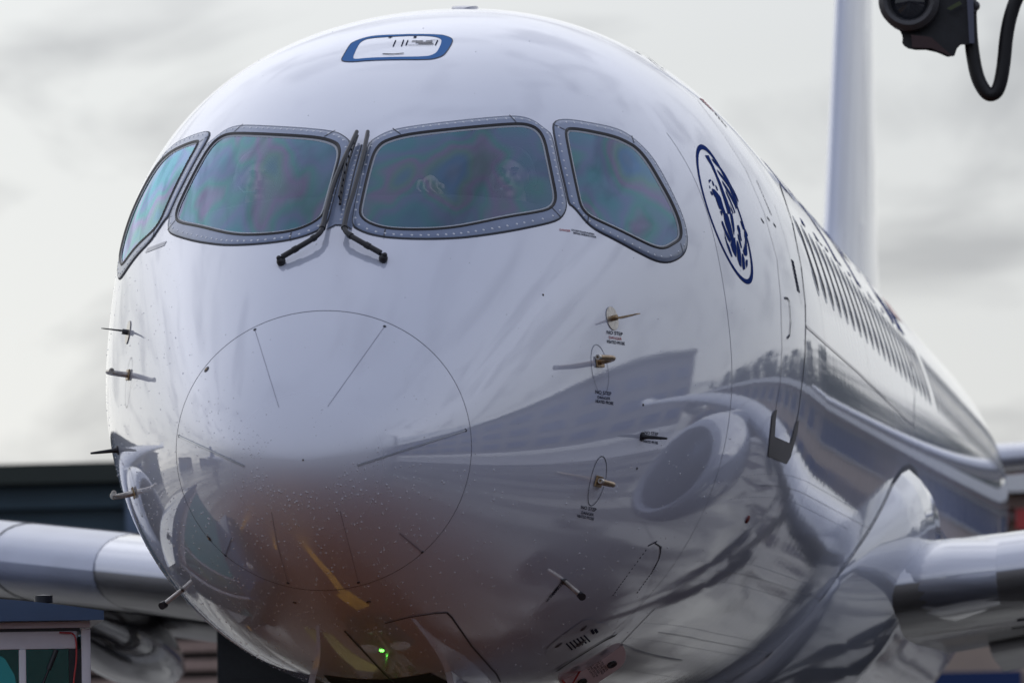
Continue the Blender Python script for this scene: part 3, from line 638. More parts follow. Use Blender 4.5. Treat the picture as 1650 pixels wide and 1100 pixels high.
# --- title lettering on the upper side, tail part in view only as slivers
Vt, Ft = text_geo('AIRFRANCE', .02); 
yy = 10.9+Vt[:, 0]*1.55; th_ = R(40)+Vt[:, 1]*1.35/1.8
P, _n = surf(yy, th_, .003); mesh_obj('title_lettering', P, Ft, M_NAVY, FUS)
prm_ = [(yy_, R(34+ (yy_-14.9)*1.1)) for yy_ in np.linspace(14.9, 16.3, 12)]
ribbon('title_accent', None, .16, M_RED, FUS, .003, prm=prm_)
# --- winged emblem in an oval ring
def C8(P): return [(1110+x/4.4, 220+y/4.4) for x, y in P]
d_ = np.array([.335, .942]); n_ = np.array([.942, -.335]); ctr_ = np.array([252, 552.])
def ell(a, b, c, N=90): return [tuple(c+d_*a*math.cos(t)+n_*b*math.sin(t)) for t in np.linspace(0, 2*math.pi, N, endpoint=False)]
eo = np.array(C8(ell(524, 106, ctr_))); ei = np.array(C8(ell(486, 98, ctr_+np.array([1, 0]))))
EMB = loops_mesh('emblem_ring', [hits(eo), hits((eo+ei)/2), hits(ei)], [.002]*3, M_NAVY, FUS); tag(EMB, 'navy oval ring of the winged emblem')
def CA(P): return [(1116+x/7.4625, 225+y/7.4625) for x, y in P]
def CB(P): return [(1140+x/7.4625, 340+y/7.4625) for x, y in P]
EA = [[(148,190),(190,192),(212,240),(256,330),(296,430),(340,530),(380,640),(420,740),(446,820),(462,896),(424,896),(394,790),(354,660),(314,540),(269,420),(219,310),(175,240)],
      [(224,226),(252,244),(302,294),(352,354),(412,444),(472,564),(522,654),(555,740),(548,760),(526,715),(476,605),(416,505),(366,416),(316,346),(270,302),(244,268)],
      [(286,356),(322,388),(372,448),(422,518),(472,598),(520,696),(548,790),(540,796),(500,706),(450,606),(390,516),(334,448),(304,400)], [(349,486),(382,526),(432,596),(482,686),(516,766),(534,838),(526,846),(490,766),(440,676),(392,598),(358,532)],
      [(389,600),(422,656),(462,736),(500,832),(518,888),(506,892),(470,798),(432,718),(398,642)], [(444,766),(470,832),(494,892),(482,894),(458,842)],
      [(230,590),(260,600),(296,642),(334,692),(352,752),(372,820),(400,896),(368,896),(345,850),(320,830),(300,780),(285,735),(275,700),(260,680),(245,650),(235,620)],
      [(190,490),(210,475),(222,500),(205,510),(200,530)], [(230,490),(245,510),(262,560),(250,560),(235,525)], [(195,545),(205,560),(215,590),(205,590)], [(270,540),(290,570),(305,615),(295,615),(278,575)], [(212,620),(225,625),(245,665),(235,675),(218,650)]]
EB = [[(268,30),(294,30),(308,100),(318,170),(324,230),(318,300),(306,240),(290,160)], [(148,0),(170,0),(176,62),(166,50)], [(190,30),(232,30),(254,80),(278,170),(296,250),(312,320),(330,320),(335,380),(345,440),(345,560),(320,520),(300,480),(285,430),(276,400),(286,370),(268,310),(242,240),(217,170),(200,100)],
      [(168,115),(183,130),(213,210),(248,284),(276,345),(272,385),(248,350),(213,270),(188,200),(170,150)], [(195,230),(212,300),(238,380),(262,430),(285,500),(298,555),(285,550),(260,490),(235,420),(210,330)],
      [(355,175),(370,168),(385,200),(393,240),(398,300),(412,358),(404,366),(386,310),(370,250),(358,215)], [(392,118),(402,122),(425,180),(440,215),(430,230),(410,180)], [(440,225),(455,222),(480,285),(480,305),(465,315),(468,380),(472,440),(478,520),(465,545),(440,530),(424,480),(434,450),(447,400),(452,350),(442,300)],
      [(350,350),(365,372),(385,440),(398,505),(403,600),(405,680),(385,650),(360,580),(352,470)], [(412,510),(424,518),(443,575),(452,700),(430,710),(417,660),(411,560)], [(460,585),(480,588),(480,650),(467,690),(457,625)], [(360,270),(373,290),(398,380),(412,438),(405,454),(387,400),(367,330)]]
def thin(poly, k=.3):
    P = np.array(poly, float); i = int(P[:, 1].argmax()); a_, b_ = P[:i+1], np.concatenate([P[i:], P[:1]])[::-1]; n_ = 12
    rs = lambda Q_: np.stack([np.interp(np.linspace(0, 1, n_), np.linspace(0, 1, len(Q_)), Q_[:, c]) for c in (0, 1)], 1)
    a_, b_ = rs(a_), rs(b_); m_ = (a_+b_)/2; a_, b_ = a_*(1-k)+m_*k, b_*(1-k)+m_*k
    return [tuple(q) for q in np.concatenate([a_, b_[::-1][1:-1]])]
EA[1:6] = [thin(p) for p in EA[1:6]]
for p_ in [CA(p) for p in EA]+[CB(p) for p in EB]: flat_decal('emblem_stroke', [p_], M_NAVY, EMB, .002, 10)

# --- stencils
for c_, ex, ey in (((990,537),(6.6,.9),(-.5,-8.2)), ((971.5,633),(6.6,.9),(-.2,-8.2)), ((1049,698),(5.6,.7),(-.2,-7.5))):
    text_decal('stencil_text', 'NO STEP', c_, ex, ey, M_TEXT)
    if c_[0] < 1040:
        text_decal('stencil_text', 'DANGER', (c_[0]+1, c_[1]+8), np.array(ex)*.78, np.array(ey)*.8, M_REDTX if c_[1] < 600 else M_TEXT)
        text_decal('stencil_text', 'HEATED PROBE', (c_[0]+2, c_[1]+15), np.array(ex)*.62, np.array(ey)*.85, M_TEXT, bold=.02)
    else:
        text_decal('stencil_text', 'HEATED PROBE', (c_[0]-1, c_[1]+14), np.array(ex)*.6, np.array(ey)*.8, M_TEXT, bold=.02)
for s_, c_, q in (('NO STEP', (948,819), 1), ('DANGER', (946,827), .8), ('HEATED PROBE', (943,833), .62)): text_decal('stencil_text', s_, c_, np.array([6.2,1.2])*q, np.array([1.6,-8.0])*max(q, .8), M_TEXT)
for s_, c_, q in (('NO STEP', (898,948), 1), ('DANGER', (893,953), .8), ('HEATED PROBE', (889,958), .6)): text_decal('stencil_text', s_, c_, np.array([4.2,-5.2])*q, np.array([-4.2,-4.6])*max(q, .8), M_TEXT)
text_decal('stencil_text', 'DANGER', (910,371.5), (4.3,.55), (-.6,-4.6), M_REDTX, bold=.02); text_decal('stencil_text', 'DO NOT PLACE POSTERS', (939,374.5), (3.2,.65), (-.5,-4.0), M_TEXT, bold=.03); text_decal('stencil_text', 'BEFORE OPENING DOOR', (942,379), (3.2,.65), (-.5,-4.0), M_TEXT, bold=.03)
for a, b in (((237,402),(268,390)), ((235,406),(266,394))): ribbon('stencil_text', [a, b], .012, M_FAINT, FUS, .002, 4)

# --- air-data probes, both sides
def frame_at(u, v, mir):
    y_, t_ = hit(u, v); t_ = math.pi-t_ if mir else t_; P, n_ = surf(np.array([y_]), np.array([t_]), 0.); P, n_ = P[0], n_[0]
    f = np.array([0, -1., 0]); f = f-n_*f.dot(n_); f /= np.linalg.norm(f); return P, n_, f, np.cross(n_, f)
def disc_plate(name, P, n_, r, m_, parent, h=.003, N=28): mb = MB(); a = P+n_*.001; mb.lathe([(0, r), (h, r), (h, 0.0001)], a, n_, N); return mb.build(name, m_, parent, True, angle=30)
for mir in (False, True):
    P, n_, f, s_ = frame_at(986, 513, mir); pr = empty('angle_vane', parent=AIR)
    disc_plate('base_plate', P, n_, .055, M_STEEL, pr); mb = MB()
    mb.tube([P, P+n_*.028], .013, 10); q = P+n_*.03
    mb.add([q+f*.005+n_*.0, q+n_*.085+f*-.03, q+n_*.09-f*.055, q-f*.04, q+f*.005+s_*.008, q+n_*.085-f*.03+s_*.004, q+n_*.09-f*.055+s_*.004, q-f*.04+s_*.008], [(0,1,2,3),(7,6,5,4),(0,4,5,1),(1,5,6,2),(2,6,7,3),(3,7,4,0)]); mb.build('vane', M_BRONZE if not mir else M_DARK, pr)
    for u, v, rr in ((965, 583, .075), (963, 775, .075)):
        P, n_, f, s_ = frame_at(u, v, mir); pr = empty('pitot_probe', parent=AIR)
        mb = MB(); q = P+n_*.004; mb.add([q+f*.035+s_*.026, q+f*.035-s_*.026, q-f*.035-s_*.026, q-f*.035+s_*.026]+[q+n_*.006+f*.033+s_*.024, q+n_*.006+f*.033-s_*.024, q+n_*.006-f*.033-s_*.024, q+n_*.006-f*.033+s_*.024], [(0,1,2,3),(4,5,6,7),(0,4,5,1),(1,5,6,2),(2,6,7,3),(3,7,4,0)]); mb.build('base_plate', M_BRONZE, pr)
        mb = MB(); pts = smooth_path([P, P+n_*.05-f*.0, P+n_*.10+f*.04, P+n_*.115+f*.10, P+n_*.115+f*.22], 2); mb.tube(pts, np.linspace(.014, .011, len(pts)), 12); mb.build('tube', M_BRONZE if not mir else M_STEEL, pr, True)
        mb = MB(); mb.lathe([(0, .0125), (.02, .0125), (.02, .006), (.004, .005)], pts[-1]-f*.012, f, 14); mb.build('tip', M_STEEL, pr, True, angle=30)
        a = np.linspace(0, 2*math.pi, 50); prm_ = np.array(param(P+(np.cos(a)[:, None]*f*.10*.8+np.sin(a)[:, None]*s_*.115)+s_*(.035 if v < 700 else .0)*(-1 if mir else 1))).T
        ribbon('access_ring', None, .004, M_FAINT if v < 700 else M_LINE, pr, .0015, prm=prm_)
    P, n_, f, s_ = frame_at(1034, 703, mir); pr = empty('ice_detector', parent=AIR)
    disc_plate('base_plate', P, n_, .022, M_BLACK, pr, .006); mb = MB(); mb.tube([P, P+n_*.03, P+n_*.10+f*.005, P+n_*.13+f*.01], [.016, .01, .007, .005], 10); mb.build('mast', M_BLACK, pr, True)
    P, n_, f, s_ = frame_at(909, 936, mir); pr = empty('temperature_probe', parent=AIR)
    mb = MB(); q = P; mb.add([q+f*.06+n_*.003, q+s_*.016+n_*.003, q-f*.06+n_*.003, q-s_*.016+n_*.003, q+n_*.009], [(0,1,4),(1,2,4),(2,3,4),(3,0,4)]); mb.build('base_plate', M_BLACK, pr)
    mb = MB(); mb.tube([P, P+n_*.11+f*.02], .0115, 12); mb.build('mast', M_STEEL, pr, True); mb = MB(); mb.tube([P+n_*.105+f*.01, P+n_*.125+f*.03], .018, 12); mb.build('scoop', M_BLACK, pr, True)
for u, v in ((1036, 652), (1026, 754)):
    P, n_, f, s_ = frame_at(u, v, False); mb = MB(); mb.dome(P, n_, .007, .006); mesh_obj('static_port', mb.V, mb.F, M_DARK, FUS)
P, n_, f, s_ = frame_at(1204, 836, False); mb = MB(); mb.lathe([(0, .022), (.008, .02), (.012, .001)], P, n_, 16); mb.build('drain_plug', mat('dull_red', (.16, .03, .03), .5), FUS, True)
# stitched access panel ahead of the cargo bay
def C7(P): return [(870+x/4.583, 860+y/4.583) for x, y in P]
mb = MB()
for a, b in (((780,120),(640,310)), ((640,310),(540,450)), ((895,95),(880,180)), ((880,180),(820,290)), ((820,290),(720,430)), ((800,85),(860,55))):
    for t in np.linspace(0, 1, 8): 
        u, v = C7([(a[0]+(b[0]-a[0])*t, a[1]+(b[1]-a[1])*t)])[0]; y_, t_ = hit(u, v); P, n_ = surf(np.array([y_]), np.array([t_]), .0005); mb.dome(P[0], n_[0], .006, .002, 6)
tag(mesh_obj('rivets', mb.V, mb.F, M_LINE, FUS), kind='stuff')
ribbon('panel_gap', C7([(850,68),(885,90),(890,130),(875,190),(840,260)]), .008, M_LINE, FUS, .002); ribbon('panel_gap', C7([(600,805),(850,545)]), .01, M_LINE, FUS, .002); ribbon('panel_gap', C7([(600,815),(700,860),(890,910),(1050,935)]), .014, M_FAINT, FUS, .003)
# external power panel and its hinged flap with red cord
SP = flat_decal('service_panel', [chaikin(C7([(40,860),(60,820),(300,640),(350,622),(405,625),(412,650),(485,650),(560,735),(470,775),(300,880),(150,960),(70,945)]), 1)], M_WING, AIR, .003, 10)
tag(SP, 'open service panel with printed label under the nose')
for c_, r_ in (((135, 815), .022), ((320, 690), .022), ((300, 800), .03)):
    P, n_, f, s_ = frame_at(*C7([c_])[0], False); mb = MB(); mb.dome(P+n_*.004, n_, r_, .006, 14); mesh_obj('fastener', mb.V, mb.F, M_DARK, SP)
for i in range(6):
    a = np.array([190+i*26, 800-i*12]); ribbon('label_print', C7([tuple(a), tuple(a+np.array([45, 48]))]), .008, M_TEXT, SP, .005, 3)
for i in range(2): ribbon('label_print', C7([(375+i*26, 700-i*5), (395+i*26, 730-i*8)]), .014, M_TEXT, SP, .005, 3)
ribbon('panel_gap', C7([(120,1005),(160,975),(300,885),(470,780),(560,735)]), .03, M_SEAL, SP, .006)
PF = empty('service_flap', parent=AIR); tag(PF, 'pink-grey hinged flap hanging open')
fl = np.array(chaikin(C7([(145,1050),(165,985),(290,905),(430,800),(480,775),(560,782),(620,820),(640,900),(620,960),(560,1010),(430,1095),(330,1160),(200,1180),(150,1120)]), 2))
pr = hits(fl); yb, tb = pr[:, 0], pr[:, 1]
Pb, nb = surf(yb, tb, 0.); cen = Pb.mean(0); nm = nb.mean(0); nm /= np.linalg.norm(nm)
fwd = np.array([.25, -.75, -.55]); pl_n = nm*.6+fwd*.5; pl_n /= np.linalg.norm(pl_n)
def on_plane(u, v, lift=0.0):
    d = ray_dir(u, v); o0 = cen+nm*.07+pl_n*lift; t = (o0-CAM).dot(pl_n)/d.dot(pl_n); return CAM+d*t
mb = MB(); n0 = len(fl); V = [on_plane(*p) for p in fl]+[on_plane(*p)-pl_n*.008 for p in fl]
mb.add(V, [tuple(range(n0)), tuple(range(2*n0-1, n0-1, -1))]+[(i, (i+1) % n0, n0+(i+1) % n0, n0+i) for i in range(n0)]); M_FLAP = mat('flap_paint', (.88, .79, .84), .4, coat=.6, var=.05); mb.build('flap_plate', M_FLAP, PF)
for c_ in ((530, 958), (310, 1088)):
    p = on_plane(*C7([c_])[0], .002); mb = MB(); mb.lathe([(0, .026), (.008, .026), (.008, .012), (.003, .001)], p, pl_n, 20); mb.build('latch', M_BLACK, PF, True, angle=30)
for i, ln in enumerate(('PUSH TO LOCK', 'INSERT THE PIN', 'WITH THE CORD', 'PULL BEFORE', 'CLOSING DOOR', 'CHECK LATCH')):
    Vt, Ft = text_geo(ln, .01); c_ = np.array(C7([(462-i*19, 955+i*10)])[0]); ex = np.array([2.3, 3.2]); ey = np.array([3.6, -2.0])*1.1
    px = c_+Vt[:, :1]*ex+Vt[:, 1:]*ey; mesh_obj('flap_lettering', [on_plane(u, v, .0025) for u, v in px], Ft, M_TEXT, PF)
mb = MB(); pts = [on_plane(*p, .012) for p in C7([(240,1105),(290,1020),(340,930),(375,865),(405,805)])]; mb.tube(smooth_path(pts), .0045, 8)
pts = [on_plane(*p, .012) for p in C7([(405,805),(360,800),(330,795)])]; mb.tube(pts, .0035, 8); pts = [on_plane(*p, .004) for p in C7([(150,1030),(160,1070),(190,1110)])]; mb.tube(smooth_path(pts), .006, 8); mb.build('cord', M_RED, PF, True)

# --- nose gear doors and their gaps
ribbon('gear_door_gap', [(555,1015),(580,1042),(620,1085),(635,1098)], .008, M_LINE, FUS, .003)
ribbon('gear_door_gap', [(620,1003),(660,993),(700,987),(720,986),(728,994),(760,1040),(800,1085),(806,1097)], .008, M_LINE, FUS, .003)
# ------------------------------------------------------------------ wings, tail, engines, gear
def airfoil(n=22, t=.12):
    X = (1-np.cos(np.linspace(0, np.pi, n)))/2; yt = 5*t*(.2969*np.sqrt(X)-.126*X-.3516*X**2+.2843*X**3-.1036*X**4); cam_ = .018*4*X*(1-X)
    up = np.stack([X, cam_+yt], 1)[::-1]; lo = np.stack([X, cam_-yt], 1)[1:-1]; return np.concatenate([up, lo])
def loft(name, stations, m_, parent, span_axis, thick_axis, N=22, faces_sel=None, mats=None):
    """stations: (leading edge point, chord, thickness ratio, twist)"""
    V, F = [], []; sa = np.array(thick_axis, float); AF = None
    for le, ch, t, tw in stations:
        A = airfoil(N, t); ca, sb = math.cos(tw), math.sin(tw)
        for x, z in A:
            xx, zz = x*ca+z*sb, -x*sb+z*ca; V.append(np.array(le)+np.array([0, 1, 0])*ch*xx+sa*ch*zz)
    k = len(airfoil(N, .1))
    for i in range(len(stations)-1):
        for j in range(k): F.append((i*k+j, i*k+(j+1) % k, (i+1)*k+(j+1) % k, (i+1)*k+j))
    F.append(tuple(range(k))); F.append(tuple((len(stations)-1)*k+j for j in range(k)))
    mb = MB(); mb.add(V, F); o = mb.build(name, m_, parent, True, angle=60)
    return o, np.array(V).reshape(len(stations), k, 3)
def wing_le(x, y0=11.25, z0=2.46, sw=.53, di=.13): a = abs(x)-1.9; return np.array([x, y0+a*sw, z0+a*di])
for sd in (1, -1):
    st = [(wing_le(1.2*sd), 6.9, .092, R(2.5)), (wing_le(1.9*sd), 6.6, .092, R(2.5)), (wing_le(3.6*sd), 5.7, .095, R(2)), (wing_le(6.2*sd), 4.6, .115, R(1.5)), (wing_le(11*sd), 3.2, .11, R(.5)), (wing_le(16.4*sd), 1.8, .10, 0), (wing_le(17.3*sd)+np.array([0, .5, .25]), 1.0, .10, 0)]
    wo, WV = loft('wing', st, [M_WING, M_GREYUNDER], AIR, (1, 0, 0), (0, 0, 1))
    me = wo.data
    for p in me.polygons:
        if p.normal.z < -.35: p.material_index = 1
    # leading-edge slat proud of the wing, bare metal
    k = WV.shape[1]; half = 22; sel = list(range(half-8, half+7)); V, F = [], []
    for i in range(2, len(st)-1):
        c0 = WV[i].mean(0)
        for j in sel: p = WV[i][j]; d = p-c0; d[0] = 0; V.append(p+d/np.linalg.norm(d)*.012)
    ns = len(sel)
    for i in range(len(st)-4):
        for j in range(ns-1): F.append((i*ns+j, i*ns+j+1, (i+1)*ns+j+1, (i+1)*ns+j))
    mb = MB(); mb.add(V, F); mb.build('slat', M_LIP, wo, True)
    def chord_line(xs, js, r_, off=.014):
        X = [q[0][0]*sd for q in st]; i = max(0, min(len(st)-2, int(np.searchsorted(X, xs))-1)); t = (xs-X[i])/(X[i+1]-X[i]); P = WV[i]*(1-t)+WV[i+1]*t; c0 = P.mean(0); out_ = []
        for j in js: d = P[j]-c0; d[0] = 0; out_.append(P[j]+d/np.linalg.norm(d)*off)
        return out_
    for xs in (2.9, 4.4, 6.0, 8.0): mb = MB(); mb.tube(chord_line(xs, sel, 0), .007, 6); mb.build('slat_joint', M_DARK, wo)
    for jj in (sel[0], sel[-1]):
        mb = MB(); mb.tube([chord_line(xs, [jj], 0, .010)[0] for xs in np.linspace(2.4, 10.5, 24)], .009, 6); mb.build('slat_gap', M_DARK, wo)
    for jj in (sel[-1]+3, sel[-1]+7, sel[-1]+11):
        mb = MB(); mb.tube([chord_line(xs, [jj], 0, .002)[0] for xs in np.linspace(2.3, 10.5, 24)], .006, 6); mb.build('skin_joint', M_DARK, wo)
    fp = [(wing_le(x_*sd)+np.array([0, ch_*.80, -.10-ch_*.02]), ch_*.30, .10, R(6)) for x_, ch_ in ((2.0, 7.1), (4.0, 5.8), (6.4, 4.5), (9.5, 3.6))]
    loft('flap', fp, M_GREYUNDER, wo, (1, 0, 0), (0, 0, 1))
    # flap track fairings
    for xs, L_, dz in ((4.4, 4.2, -.12), (7.6, 3.4, -.2), (11.2, 2.6, -.2)):
        le = wing_le(xs*sd); ch = 5.9-(xs-3.6)*.5; q = le+np.array([0, ch*.62, dz-.12]); mb = MB()
        prof = [(t*L_, .30*math.sin(math.pi*min(1, t*.96+.02))**.6) for t in np.linspace(0, 1, 18)]; mb.lathe(prof, q-np.array([0, L_*.35, 0]), (0, 1, -.10), 20); mb.build('flap_track_fairing', M_WING, wo, True)
    # winglet-free tip light
    # engine
    EN = empty('engine', parent=AIR); ec = np.array([5.45*sd, 9.6, 1.72]); N_ = 64
    mb = MB(); mb.lathe([(.0, 1.0), (.05, 1.07), (.16, 1.14)], ec, n=N_); mb.lathe([(0, 1.0), (.06, .935), (.2, .905)], ec, n=N_); mb.build('inlet_lip', M_LIP, EN, True)
    mb = MB(); mb.lathe([(.16, 1.14), (.5, 1.22), (1.1, 1.27), (1.9, 1.26), (2.8, 1.14), (3.5, .98)], ec, n=N_); mb.lathe([(3.5, .98), (3.48, .93), (2.6, .98)], ec, n=N_); mb.build('nacelle', M_WING, EN, True)
    mb = MB(); mb.lathe([(.2, .905), (.6, .93), (1.0, .95), (1.3, .95)], ec, n=N_); mb.build('inlet_duct', mat('inlet_liner', (.16, .18, .24), .4, coat=.4), EN, True)
    mb = MB(); mb.lathe([(1.25, .95), (1.25, .05)], ec, n=N_); mb.build('fan_case', M_DARK, EN)
    mb = MB(); mb.lathe([(.62, .005), (.68, .07), (.85, .17), (1.12, .27)], ec, n=32); mb.build('spinner', M_DARK, EN, True)
    bl = MB(); n_b = 18
    for i in range(n_b):
        a0 = 2*math.pi*i/n_b; V = []
        for rr, tw, cw_ in ((.24, .45, .12), (.5, .8, .16), (.75, 1.0, .19), (.94, 1.15, .2)):
            for s_ in (-1, 1):
                aa = a0+s_*cw_*math.sin(tw)/rr; V.append(ec+np.array([rr*math.cos(aa), 1.10+s_*cw_*math.cos(tw)*.6, rr*math.sin(aa)]))
        bl.add(V, [(0, 1, 3, 2), (2, 3, 5, 4), (4, 5, 7, 6)])
    tag(bl.build('fan_blades', mat('fan_metal', (.22, .26, .36), .3, metal=.8), EN, True), kind='stuff')
    mb = MB(); mb.lathe([(3.2, .62), (3.9, .55), (4.6, .35)], ec, n=32); mb.lathe([(4.4, .3), (5.1, .05)], ec, n=24); mb.build('exhaust', M_DARK, EN, True)
    mb = MB(); x0 = ec[0]; y0 = ec[1]; zz = wing_le(5.45*sd)[2]; mb.add([(x0-.16, y0+.9, 2.95), (x0+.16, y0+.9, 2.95), (x0+.2, y0+2.6, zz+.12), (x0-.2, y0+2.6, zz+.12), (x0-.16, y0+1.2, 2.5), (x0+.16, y0+1.2, 2.5), (x0+.16, y0+6, zz-.25), (x0-.16, y0+6, zz-.25), (x0-.16, y0+3.6, 2.4), (x0+.16, y0+3.6, 2.4)],
        [(0,1,2,3),(4,8,9,5),(8,7,6,9),(0,4,5,1),(3,2,6,7),(0,3,7,8,4),(1,5,9,6,2)]); mb.build('pylon', M_WING, EN)
    # tailplane
    loft('tailplane', [(np.array([.4*sd, 32.9, 4.35]), 3.6, .10, 0), (np.array([1.0*sd, 33.2, 4.40]), 3.4, .10, 0), (np.array([6.0*sd, 36.1, 4.86]), 1.5, .09, 0)], M_WING, AIR, (1, 0, 0), (0, 0, 1))
    # main gear
    MG = empty('main_landing_gear', parent=AIR); gx = 3.35*sd
    mb = MB(); mb.tube([(gx-.35*sd, 18.7, 2.3), (gx, 18.7, .62)], [.16, .12], 14); mb.tube([(gx, 18.7, .62), (gx, 18.7, .5)], .1, 12); mb.build('strut', M_STEEL, MG, True)
    mb = MB(); mb.tube([(gx-.45, 18.7, .55), (gx+.45, 18.7, .55)], .07, 12); mb.build('axle', M_STEEL, MG, True)
    for dx in (-.38, .38):
        mb = MB(); mb.lathe([(-.16, .30), (-.17, .45), (-.12, .54), (0, .56), (.12, .54), (.17, .45), (.16, .30)], (gx+dx, 18.7, .56), (1, 0, 0), 32); w_ = mb.build('tyre', M_RUBBER, MG, True)
        mb = MB(); mb.lathe([(-.13, .01), (-.13, .30), (.13, .30), (.13, .01)], (gx+dx, 18.7, .56), (1, 0, 0), 24); mb.build('rim', M_STEEL, w_, True, angle=30)
    mb = MB(); mb.box((gx+.32*sd-.02, 18.2, .95), (gx+.32*sd+.02, 19.2, 2.2)); mb.build('gear_door', M_WING, MG)
# fin
loft('fin', [(np.array([0, 25.6, 4.95]), 8.2, .045, 0), (np.array([0, 27.1, 5.35]), 6.5, .055, 0), (np.array([0, 28.2, 6.5]), 5.3, .062, 0), (np.array([0, 29.8, 8.6]), 4.0, .066, 0), (np.array([0, 31.9, 11.4]), 2.7, .07, 0)], M_PAINT, AIR, (0, 0, 1), (1, 0, 0))
FIN = [o for o in AIR.children if o.name.startswith('fin')][0]; M_FINB = paint_material('fin_blue_paint', base=(.12, .18, .36), wavy=False); FIN.data.materials.append(M_FINB); FIN.data.materials[0] = paint_material('fin_pale_paint', base=(.40, .45, .58), wavy=False)
for p in FIN.data.polygons:
    le_y = np.interp(p.center.z, [4.95, 5.35, 6.5, 8.6, 11.4], [25.6, 27.1, 28.2, 29.8, 31.9])
    if p.normal.x > .0 and p.center.y > le_y+1.1: p.material_index = 1
# belly fairing: a padded shell over the lower fuselage, rising to an ear over the wing root
FY = np.array([9.72, 9.78, 9.9, 10.2, 10.5, 11.0, 11.4, 12.0, 12.6, 13.2, 13.8, 14.5, 16, 18, 19.5, 20.6, 21.6])
FT = np.array([-60, -40, -33, -27.5, -23.5, -17, -12, -8.5, -6.8, -7, -9.5, -12, -14, -16, -22, -45, -75])
yf = np.concatenate([np.linspace(9.74, 14.5, 60), np.linspace(14.7, 21.5, 28)]); top = np.interp(yf, FY, FT); nT = 81
V, F = [], []
for i, (yy, tt) in enumerate(zip(yf, top)):
    q = np.linspace(0, 1, nT); th = R(tt)+(R(-180-tt)-R(tt))*q
    ed = np.minimum(q, 1-q)*R(180+2*tt)*1.75; grow = np.clip((yy-9.7)/2.0, 0, 1)**.7*np.clip((21.8-yy)/3, 0, 1)
    prof = 1-np.exp(-ed/(.30)); off = .012+(.05+.30*grow)*prof*np.clip(ed/.02, 0, 1)
    P, _n = surf(np.full(nT, yy), th, off); P[0], P[-1] = surf(np.full(2, yy), th[[0, -1]], -.01)[0]; V.append(P)
for i in range(len(yf)-1):
    for k in range(nT-1): F.append((i*nT+k, i*nT+k+1, (i+1)*nT+k+1, (i+1)*nT+k))
F.append(tuple(range(nT)))
mb = MB(); mb.add(np.concatenate(V), F); FAIR = mb.build('belly_fairing', M_WING, AIR, True, angle=70)
ed_prm = [(y_, R(t_)) for y_, t_ in zip(np.concatenate([np.full(20, 9.70), yf[:55]]), np.concatenate([np.linspace(-100, top[0], 20), top[:55]]))]
for mir in (False, True): ribbon('fairing_gap', None, .03, M_LINE, FAIR, .006, prm=[(a-.012, b+.006) for a, b in ed_prm], mirror=mir)
for sd in (1, -1):   # wing-root glove blending the leading edge into the fairing
    st = [(wing_le(1.45*sd)+np.array([0, .5, .02]), 4.6, .11, R(2)), (wing_le(1.8*sd)+np.array([0, .02, .01]), 4.9, .115, R(2)), (wing_le(2.05*sd)+np.array([0, -.05, .01]), 4.9, .115, R(2.5)), (wing_le(2.35*sd)+np.array([0, -.02, 0]), 4.5, .112, R(2.5))]
    loft('root_glove', st, M_WING, FAIR, (1, 0, 0), (0, 0, 1))
mb = MB(); P, n_ = surf(np.array([10.6]), np.array([R(-62)]), .05); mb.lathe([(-.05, .16), (.03, .14), (.02, .02)], P[0], n_[0]*.7+np.array([0, -.7, 0]), 24); mb.build('ram_air_inlet', M_BLACK, FAIR, True)
# nose gear
NG = empty('nose_landing_gear', parent=AIR); gy = 2.95
mb = MB(); mb.tube([(0, gy+.05, 1.75), (0, gy, 1.0)], .095, 16); mb.tube([(0, gy, 1.0), (0, gy-.02, .42)], .062, 14); mb.build('strut', M_STEEL, NG, True)
mb = MB(); mb.tube([(0, gy, .95), (0, gy-.95, 1.72)], .05, 12); mb.build('drag_brace', M_STEEL, NG, True)
mb = MB(); mb.tube([(-.3, gy-.02, .40), (.3, gy-.02, .40)], .05, 12); mb.build('axle', M_STEEL, NG, True)
for dx in (-.21, .21):
    mb = MB(); mb.lathe([(-.1, .2), (-.11, .31), (-.07, .385), (0, .4), (.07, .385), (.11, .31), (.1, .2)], (dx, gy-.02, .4), (1, 0, 0), 32); w_ = mb.build('tyre', M_RUBBER, NG, True)
    mb = MB(); mb.lathe([(-.08, .01), (-.08, .2), (.08, .2), (.08, .01)], (dx, gy-.02, .4), (1, 0, 0), 24); mb.build('rim', M_STEEL, w_, True, angle=30)
for dx in (-.15, .15):
    mb = MB(); mb.lathe([(.1, .03), (.03, .085), (0, .095)], (dx, gy-.20, .93), (0, 1, 0), 20); h_ = mb.build('taxi_light', M_STEEL, NG, True)
    mb = MB(); mb.lathe([(0, .095), (-.012, .06), (-.016, .001)], (dx, gy-.20, .93), (0, 1, 0), 20); mb.build('lens', mat('lamp_lens', (.7, .7, .68), .1, coat=1), h_, True)
mb = MB(); mb.ball((-.05, gy-.16, .95), .024); mb.build('indicator_lamp', mat('green_lamp', (.15, 1, .1), .3, emit=14), NG, True)
for sd in (1, -1):
    mb = MB(); V = [(.30*sd, 1.95, 1.80), (.44*sd, 1.95, 1.15), (.44*sd, 3.4, 1.08), (.30*sd, 3.4, 1.70), (.33*sd, 1.95, 1.80), (.47*sd, 1.95, 1.15), (.47*sd, 3.4, 1.08), (.33*sd, 3.4, 1.70)]
    mb.add(V, [(0,1,2,3),(4,5,6,7),(0,4,5,1),(1,5,6,2),(2,6,7,3),(3,7,4,0)]); mb.build('gear_door', M_WING, NG)
V, F, N = grid(np.linspace(1.85, 4.0, 12), np.linspace(R(-102), R(-78), 8), off=.003); mesh_obj('bay_shade_patch', V, F, mat('bay_shade_black', (.006, .006, .007), .9), NG)  # black patch on the skin paints the shade inside an open bay

